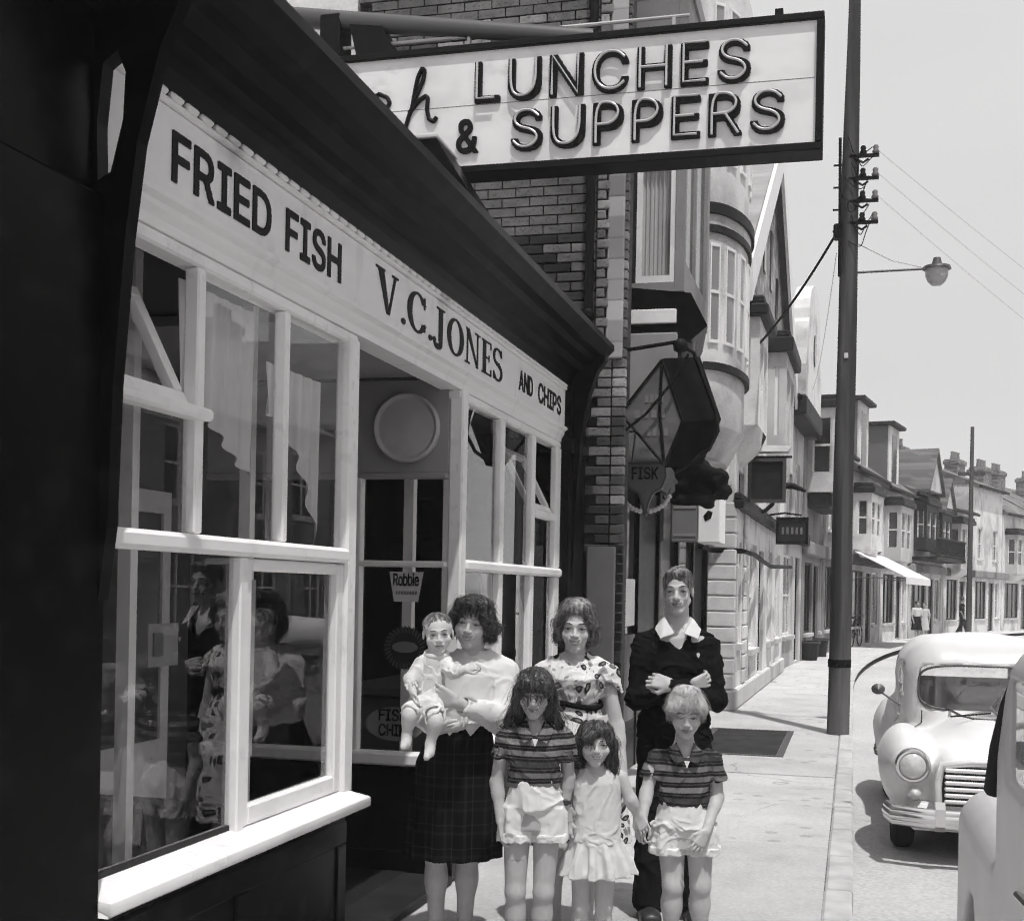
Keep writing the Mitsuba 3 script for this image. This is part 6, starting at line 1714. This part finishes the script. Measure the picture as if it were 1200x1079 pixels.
def shorts(k, M, zw, zh, wx, wy, legs, zm):
    f = Soft()
    f.loft([(zm + .01, 0, .02, wx * 1.18, wy * 1.14), (zm + .04, 0, .02, wx * 1.16, wy * 1.12), (zw - .02, 0, .02, wx, wy), (zw, 0, .02, wx * .98, wy * .98)], .02)
    for x, r0, r1 in legs:
        f.loft([(zh, x * 1.05, .015, r1, r1 * .98), (zm - .02, x, .018, r0, r0 * 1.02), (zm + .02, x * .95, .02, r0 * .95, r0)], .018, pleat=lambda t, z: .006 * np.cos(5 * t + 2 + x * 30) + .004 * np.cos(9 * t))
    xm = sum(l[0] for l in legs) / 2
    f.ell((xm, .02, zm - .01), (.07, wy * .98, .055), .035)
    m = wear(k, 'shorts', f, M, 'cloth_white', .005, wrinkled(.0058, (10, 10, 6), 5))
    for x, r0, r1 in legs:
        c = Soft()
        c.loft([(zh - .004, x * 1.05, .015, r1 + .006, r1 * .98 + .006), (zh + .03, x * 1.045, .015, r1 + .005, r1 * .98 + .005)], .01, pleat=lambda t, z: .006 * np.cos(5 * t + 2 + x * 30) + .004 * np.cos(9 * t))
        wear(k, 'shorts_cuff', c, M, 'cloth_white', .005, wrinkled(.003, (20, 20, 20)))


# ---- the older girl ------------------------------------------------------------------
k = thing('person', 'older girl with long dark hair and a fringe in a striped shirt and white shorts', 'person', 'family lined up outside the shop')
M = frame(.845, 4.93)
b = Soft()
hd = Head(b, (-.005, -.02, 1.180), .188, yaw=-3, pitch=9, roll=2, child=.5, smile=.7, hair='hair_dark', squint=.7, ears=False)
b.cap((0, .02, 1.11), (0, .02, 1.03), .038, .046, .025)
b.loft([(.62, 0, .02, .105, .08), (.72, 0, .02, .105, .08), (.82, 0, .02, .09, .07), (.97, 0, .02, .10, .075), (1.02, 0, .02, .09, .06), (1.05, 0, .02, .04, .04)], .03)
arm(b, (-.125, .02, 1.00), (-.155, .035, .805), (-.135, -.01, .655), .032, .027, .020)
arm(b, (.125, .02, 1.00), (.140, .045, .83), (.130, .045, .715), .032, .027, .020)
for q in (-1, 1): leg(b, (q * .062 - .005, .02, .66), (q * .058 - .012, .01, .36), (q * .050 - .015, .04, .075), .060, .042, .027)
fine = [(*hd.box(), .0036), hand(b, (-.135, -.012, .652), (.12, -.15, -1), (.8, -.1, 0), .125, .45, -1), hand(b, (.130, .045, .712), (.06, .0, -1), (-.2, .9, 0), .125, .7, 1)]
flesh(k, b, M, fine, .42, .0065)
hd.features(k, M)
f = hair_field(hd)
f.E((0, .07, .16), (.39, .46, .40))
for q in (-1, 1):
    f.C((q * .32, .03, .05), (q * .37, .03, -.40), .13, .13); f.C((q * .37, .03, -.40), (q * .56, .03, -.66), .13, .08); f.C((q * .28, .2, -.1), (q * .31, .2, -.6), .16, .12)
f.E((0, .28, -.2), (.36, .22, .42), .08)
f.E((0, -.40, -.19), (.23, .42, .33), .03, True)
f.C((-.24, -.37, .22), (.22, -.39, .22), .07, .07); f.C((-.22, -.34, .29), (.22, -.34, .29), .10, .10)
coiffure(k, f, hd, M, 'hair_dark', strands(.009, (26, 26, 7), .004), 2000, 1.1, .0020, wave=.05, down=.6, lift=.7, fly=1.6, seed=15)
polo(k, M, None, .795, 1.045, .115, .085, (((-.118, .02, .990), (-.142, .025, .905)), ((.118, .02, .990), (.138, .03, .905))), 1.0)
shorts(k, M, .825, .575, .105, .085, ((-.068, .076, .074), (.062, .076, .074)), .70)
put(k, 'bracelet', placed(tube([(.1305 + .024 * math.cos(t), .045 + .022 * math.sin(t), .728) for t in np.linspace(0, 2 * math.pi, 20, endpoint=False)], .008, 6, True), M), 'shoe_leather', True)
put(k, 'bracelet_face', placed(box(.118, .142, .012, .022, .716, .742, .004), M), 'shoe_leather')
shoes(k, M, [(-.065, .04, .07), (.035, .04, .07)], .20, 'shoe_white')

# ---- the little girl ----------------------------------------------------------------
k = thing('person', 'little girl in a pale pleated dress with a white bow in her dark hair', 'person', 'family lined up outside the shop')
M = frame(1.07, 5.085)
b = Soft()
hd = Head(b, (-.005, -.02, .972), .182, yaw=3, pitch=2, roll=3, child=.8, smile=1.1, teeth=True, hair='hair_dark', squint=.9, ears=False)
b.cap((0, .02, .91), (0, .02, .85), .034, .042, .02)
b.loft([(.48, 0, .02, .095, .075), (.60, 0, .02, .09, .072), (.75, 0, .02, .092, .072), (.83, 0, .02, .085, .058), (.865, 0, .02, .04, .04)], .03)
arm(b, (-.105, .02, .825), (-.128, .0, .725), (-.120, -.035, .655), .030, .025, .018)
arm(b, (.105, .02, .825), (.150, .02, .730), (.182, .045, .660), .030, .025, .018)
for q in (-1, 1): leg(b, (q * .050, .02, .50), (q * .048 - .003, .01, .285), (q * .045 - .005, .035, .065), .050, .036, .024)
fine = [(*hd.box(), .0034), hand(b, (-.120, -.036, .652), (.05, -.05, -1), (.3, .9, 0), .105, .7, 1), hand(b, (.183, .046, .658), (.45, .05, -.85), (-.3, .9, .1), .105, .55, -1)]
flesh(k, b, M, fine, .50, .006)
hd.features(k, M)
f = hair_field(hd)
f.E((0, .07, .16), (.40, .47, .40))
for q in (-1, 1): f.C((q * .36, .03, .0), (q * .42, .05, -.42), .14, .13); f.C((q * .42, .05, -.42), (q * .47, .05, -.60), .12, .07); f.C((q * .3, .2, -.1), (q * .32, .2, -.5), .18, .13)
f.E((0, .26, -.2), (.34, .22, .34), .08)
f.E((.03, -.42, -.10), (.245, .42, .37), .03, True)
f.C((.18, -.33, .34), (-.24, -.40, .16), .085, .075); f.C((-.1, -.37, .27), (-.18, -.42, .12), .08, .05)
coiffure(k, f, hd, M, 'hair_dark', strands(.007, (30, 30, 7), .003), 1600, .9, .0018, wave=.03, part=(.15, .05, .6), down=.5, lift=.5, seed=16)
bw = []
for q in (-1, 1): bw.append(hull([hd.at(v) for v in ((0, -.05, .56), (q * .22, -.08, .68), (q * .26, -.03, .56), (q * .20, -.08, .46), (0, .02, .56), (q * .20, .02, .62), (q * .2, .02, .50))]))
bw.append(hull([hd.at(v) for v in ((-.05, -.11, .60), (.05, -.11, .60), (-.05, -.11, .52), (.05, -.11, .52), (0, .03, .6), (0, .03, .5))]))
put(k, 'bow', placed(trimesh.util.concatenate(bw), M), 'cloth_white')
f = Soft()
f.loft([(.555, .005, .02, .112, .092), (.62, .003, .02, .106, .088), (.74, 0, .02, .104, .084), (.80, 0, .02, .108, .078), (.835, 0, .02, .100, .066), (.862, 0, .025, .07, .055)], .02)
f.cap((0, -.01, .90), (0, -.07, .845), .050, .022, .01, True); f.cap((0, .02, .93), (0, .02, .86), .046, .046, .01, True)
for q in (-1, 1): f.ell((q * .130, .02, .80), (.030, .06, .06), .008, True)
wear(k, 'dress_bodice', f, M, 'cloth_cream', .0055, wrinkled(.004, (16, 16, 8)))
f = Soft()
f.loft([(.415, .015, .02, .165, .135), (.48, .012, .02, .140, .116), (.55, .006, .02, .114, .094), (.572, .005, .02, .110, .090)], .01, pleat=lambda t, z: .016 * np.clip((.575 - z) / .10, 0, 1) * np.clip(1.8 * np.cos(11 * t + .6), -1, 1))
wear(k, 'dress_skirt', f, M, 'cloth_cream', .0055, wrinkled(.004, (9, 9, 5)), label='pleated dress skirt')
shoes(k, M, [(-.05, .035, .06), (.04, .035, .06)], .165, 'shoe_white')

# ---- the boy -----------------------------------------------------------------------------
k = thing('person', 'fair haired boy in a striped shirt and white shorts at the right of the group', 'person', 'family lined up outside the shop')
M = frame(1.405, 5.365)
b = Soft()
hd = Head(b, (.0, -.03, 1.084), .194, yaw=-5, pitch=12, roll=0, child=.7, smile=.2, hair='hair_mid', squint=.8)
b.cap((0, .02, 1.0), (0, .02, .93), .038, .046, .025)
b.loft([(.50, .01, .02, .10, .08), (.60, .01, .02, .10, .08), (.70, 0, .02, .09, .072), (.85, 0, .02, .10, .075), (.90, 0, .02, .09, .06), (.935, 0, .02, .04, .04)], .03)
arm(b, (-.125, .02, .885), (-.165, -.02, .735), (-.185, -.085, .635), .032, .027, .020)
arm(b, (.130, .02, .885), (.150, .03, .715), (.088, -.085, .585), .032, .027, .020)
leg(b, (-.05, .02, .55), (-.040, .0, .335), (-.045, .03, .07), .062, .046, .028); leg(b, (.075, .02, .55), (.080, .01, .335), (.085, .04, .07), .062, .046, .028)
fine = [(*hd.box(), .0036), hand(b, (-.186, -.087, .632), (-.15, -.30, -1), (.5, .6, 0), .118, .55, 1), hand(b, (.087, -.087, .583), (-.55, -.30, -.85), (-.3, .85, 0), .118, .35, -1)]
flesh(k, b, M, fine, .48, .0065)
hd.features(k, M)
f = hair_field(hd)
f.E((0, .07, .19), (.385, .46, .36)); f.C((-.24, -.29, .25), (.26, -.28, .23), .11, .10, .06); f.C((-.34, -.06, .12), (-.32, .02, -.03), .08, .06); f.C((.34, -.06, .12), (.32, .02, -.03), .08, .06)
f.E((0, .05, .50), (.28, .3, .10), .06)
f.E((0, -.46, -.14), (.32, .34, .30), .03, True); f.E((0, .05, -.48), (.6, .6, .36), .04, True)
coiffure(k, f, hd, M, 'hair_blond', strands(.005, (26, 18, 12), .002), 2000, .6, .0018, wave=.02, part=(.05, .22, .56), down=.25, lift=.5, seed=17)
polo(k, M, None, .68, .93, .110, .085, (((-.118, .02, .875), (-.148, .0, .795)), ((.122, .02, .875), (.146, .025, .790))), .9)
shorts(k, M, .70, .475, .106, .085, ((-.058, .078, .080), (.078, .078, .078)), .585)
shoes(k, M, [(-.045, .03, .065), (.085, .04, .065)], .19, 'shoe_leather')


# ---- people far along the street --------------------------------------------------------------
def walker(x, y, H, label, top, bottom, turn=0, skirt=True, step=.12, dress=None):
    k = thing('person', label, 'person')
    M = frame(x, y, turn); M[:3, :3] *= H / 1.65
    b = Soft()
    hd = Head(b, (0, 0, 1.53), .22, ears=False)
    b.cap((0, .02, 1.45), (0, .02, 1.34), .05, .055, .03)
    b.loft([(.80, 0, .02, .14, .10), (1.05, 0, .02, .11, .09), (1.28, 0, .02, .14, .09), (1.36, 0, .02, .06, .05)], .03)
    arm(b, (-.17, .02, 1.3), (-.22, .03, 1.03), (-.20, -.08, .82), .042, .035, .025); arm(b, (.17, .02, 1.3), (.22, .05, 1.03), (.21, .06, .80), .042, .035, .025)
    leg(b, (-.08, .02, .85), (-.08, -step * .6, .46), (-.08, -step, .08), .075, .05, .034); leg(b, (.08, .02, .85), (.08, step * .2, .46), (.08, step, .10), .075, .05, .034)
    hand(b, (-.20, -.08, .82), (0, -.2, -1), (1, 0, 0)); hand(b, (.21, .06, .80), (0, 0, -1), (-1, 0, 0), thumb=-1)
    flesh(k, b, M, [], .38, .012)
    f = hair_field(hd); f.E((0, .08, .15), (.42, .48, .42)); f.E((0, -.42, -.12), (.26, .4, .36), .03, True)
    wear(k, 'hair', f, M, 'hair_dark', .012)
    f = Soft(); f.loft([(1.0, 0, .02, .14, .11), (1.28, 0, .02, .165, .11), (1.36, 0, .02, .08, .07)], .02)
    f.cap((-.16, .02, 1.3), (-.21, .03, 1.08), .065, .055, .02); f.cap((.16, .02, 1.3), (.21, .04, 1.08), .065, .055, .02)
    wear(k, 'top', f, M, top, .012)
    f = Soft()
    if skirt: f.loft([(.45, 0, .02, .23, .20), (.85, 0, .02, .18, .14), (1.03, 0, .02, .13, .10)], .02)
    else:
        f.loft([(.80, 0, .02, .16, .12), (1.02, 0, .02, .135, .10)], .02)
        f.cap((-.08, .02, .85), (-.08, -step * .6, .46), .09, .08, .02); f.cap((-.08, -step * .6, .46), (-.08, -step, .10), .078, .07, .02); f.cap((.08, .02, .85), (.08, step * .2, .46), .09, .08, .02); f.cap((.08, step * .2, .46), (.08, step, .12), .078, .07, .02)
    wear(k, 'skirt' if skirt else 'trousers', f, M, bottom, .012)
    shoes(k, M, [(-.08, -step, .08), (.08, step, .08)], .24, 'shoe_leather')


walker(4.42, 48.0, 1.5, 'distant woman in a white top and dark skirt walking between the far shopfronts', 'cloth_white', 'cloth_black', 10)
walker(4.70, 48.6, 1.45, 'distant figure in a pale coat just right of the far woman in the dark skirt', 'cloth_cream', 'cloth_cream', -20)
walker(6.75, 57.0, 1.70, 'distant man in a dark jacket walking left of the far telegraph pole', 'cloth_black', 'cloth_charcoal', 60, False, .22)

# ------------------------------------------------------------------ the summer haze down the street
scene['haze_air'] = {'type': 'homogeneous', 'albedo': .95, 'sigma_t': .0013}
scene['haze'] = {'type': 'cube', 'to_world': T().translate([50, 190, 4.6]).scale([320, 330, 5.8]), 'bsdf': {'type': 'null'}, 'interior': {'type': 'ref', 'id': 'haze_air'}}
labels['haze'] = {'kind': 'stuff', 'label': 'thin pale summer haze over the street', 'category': 'haze'}
scene['camera']['medium'] = {'type': 'ref', 'id': 'haze_air'}
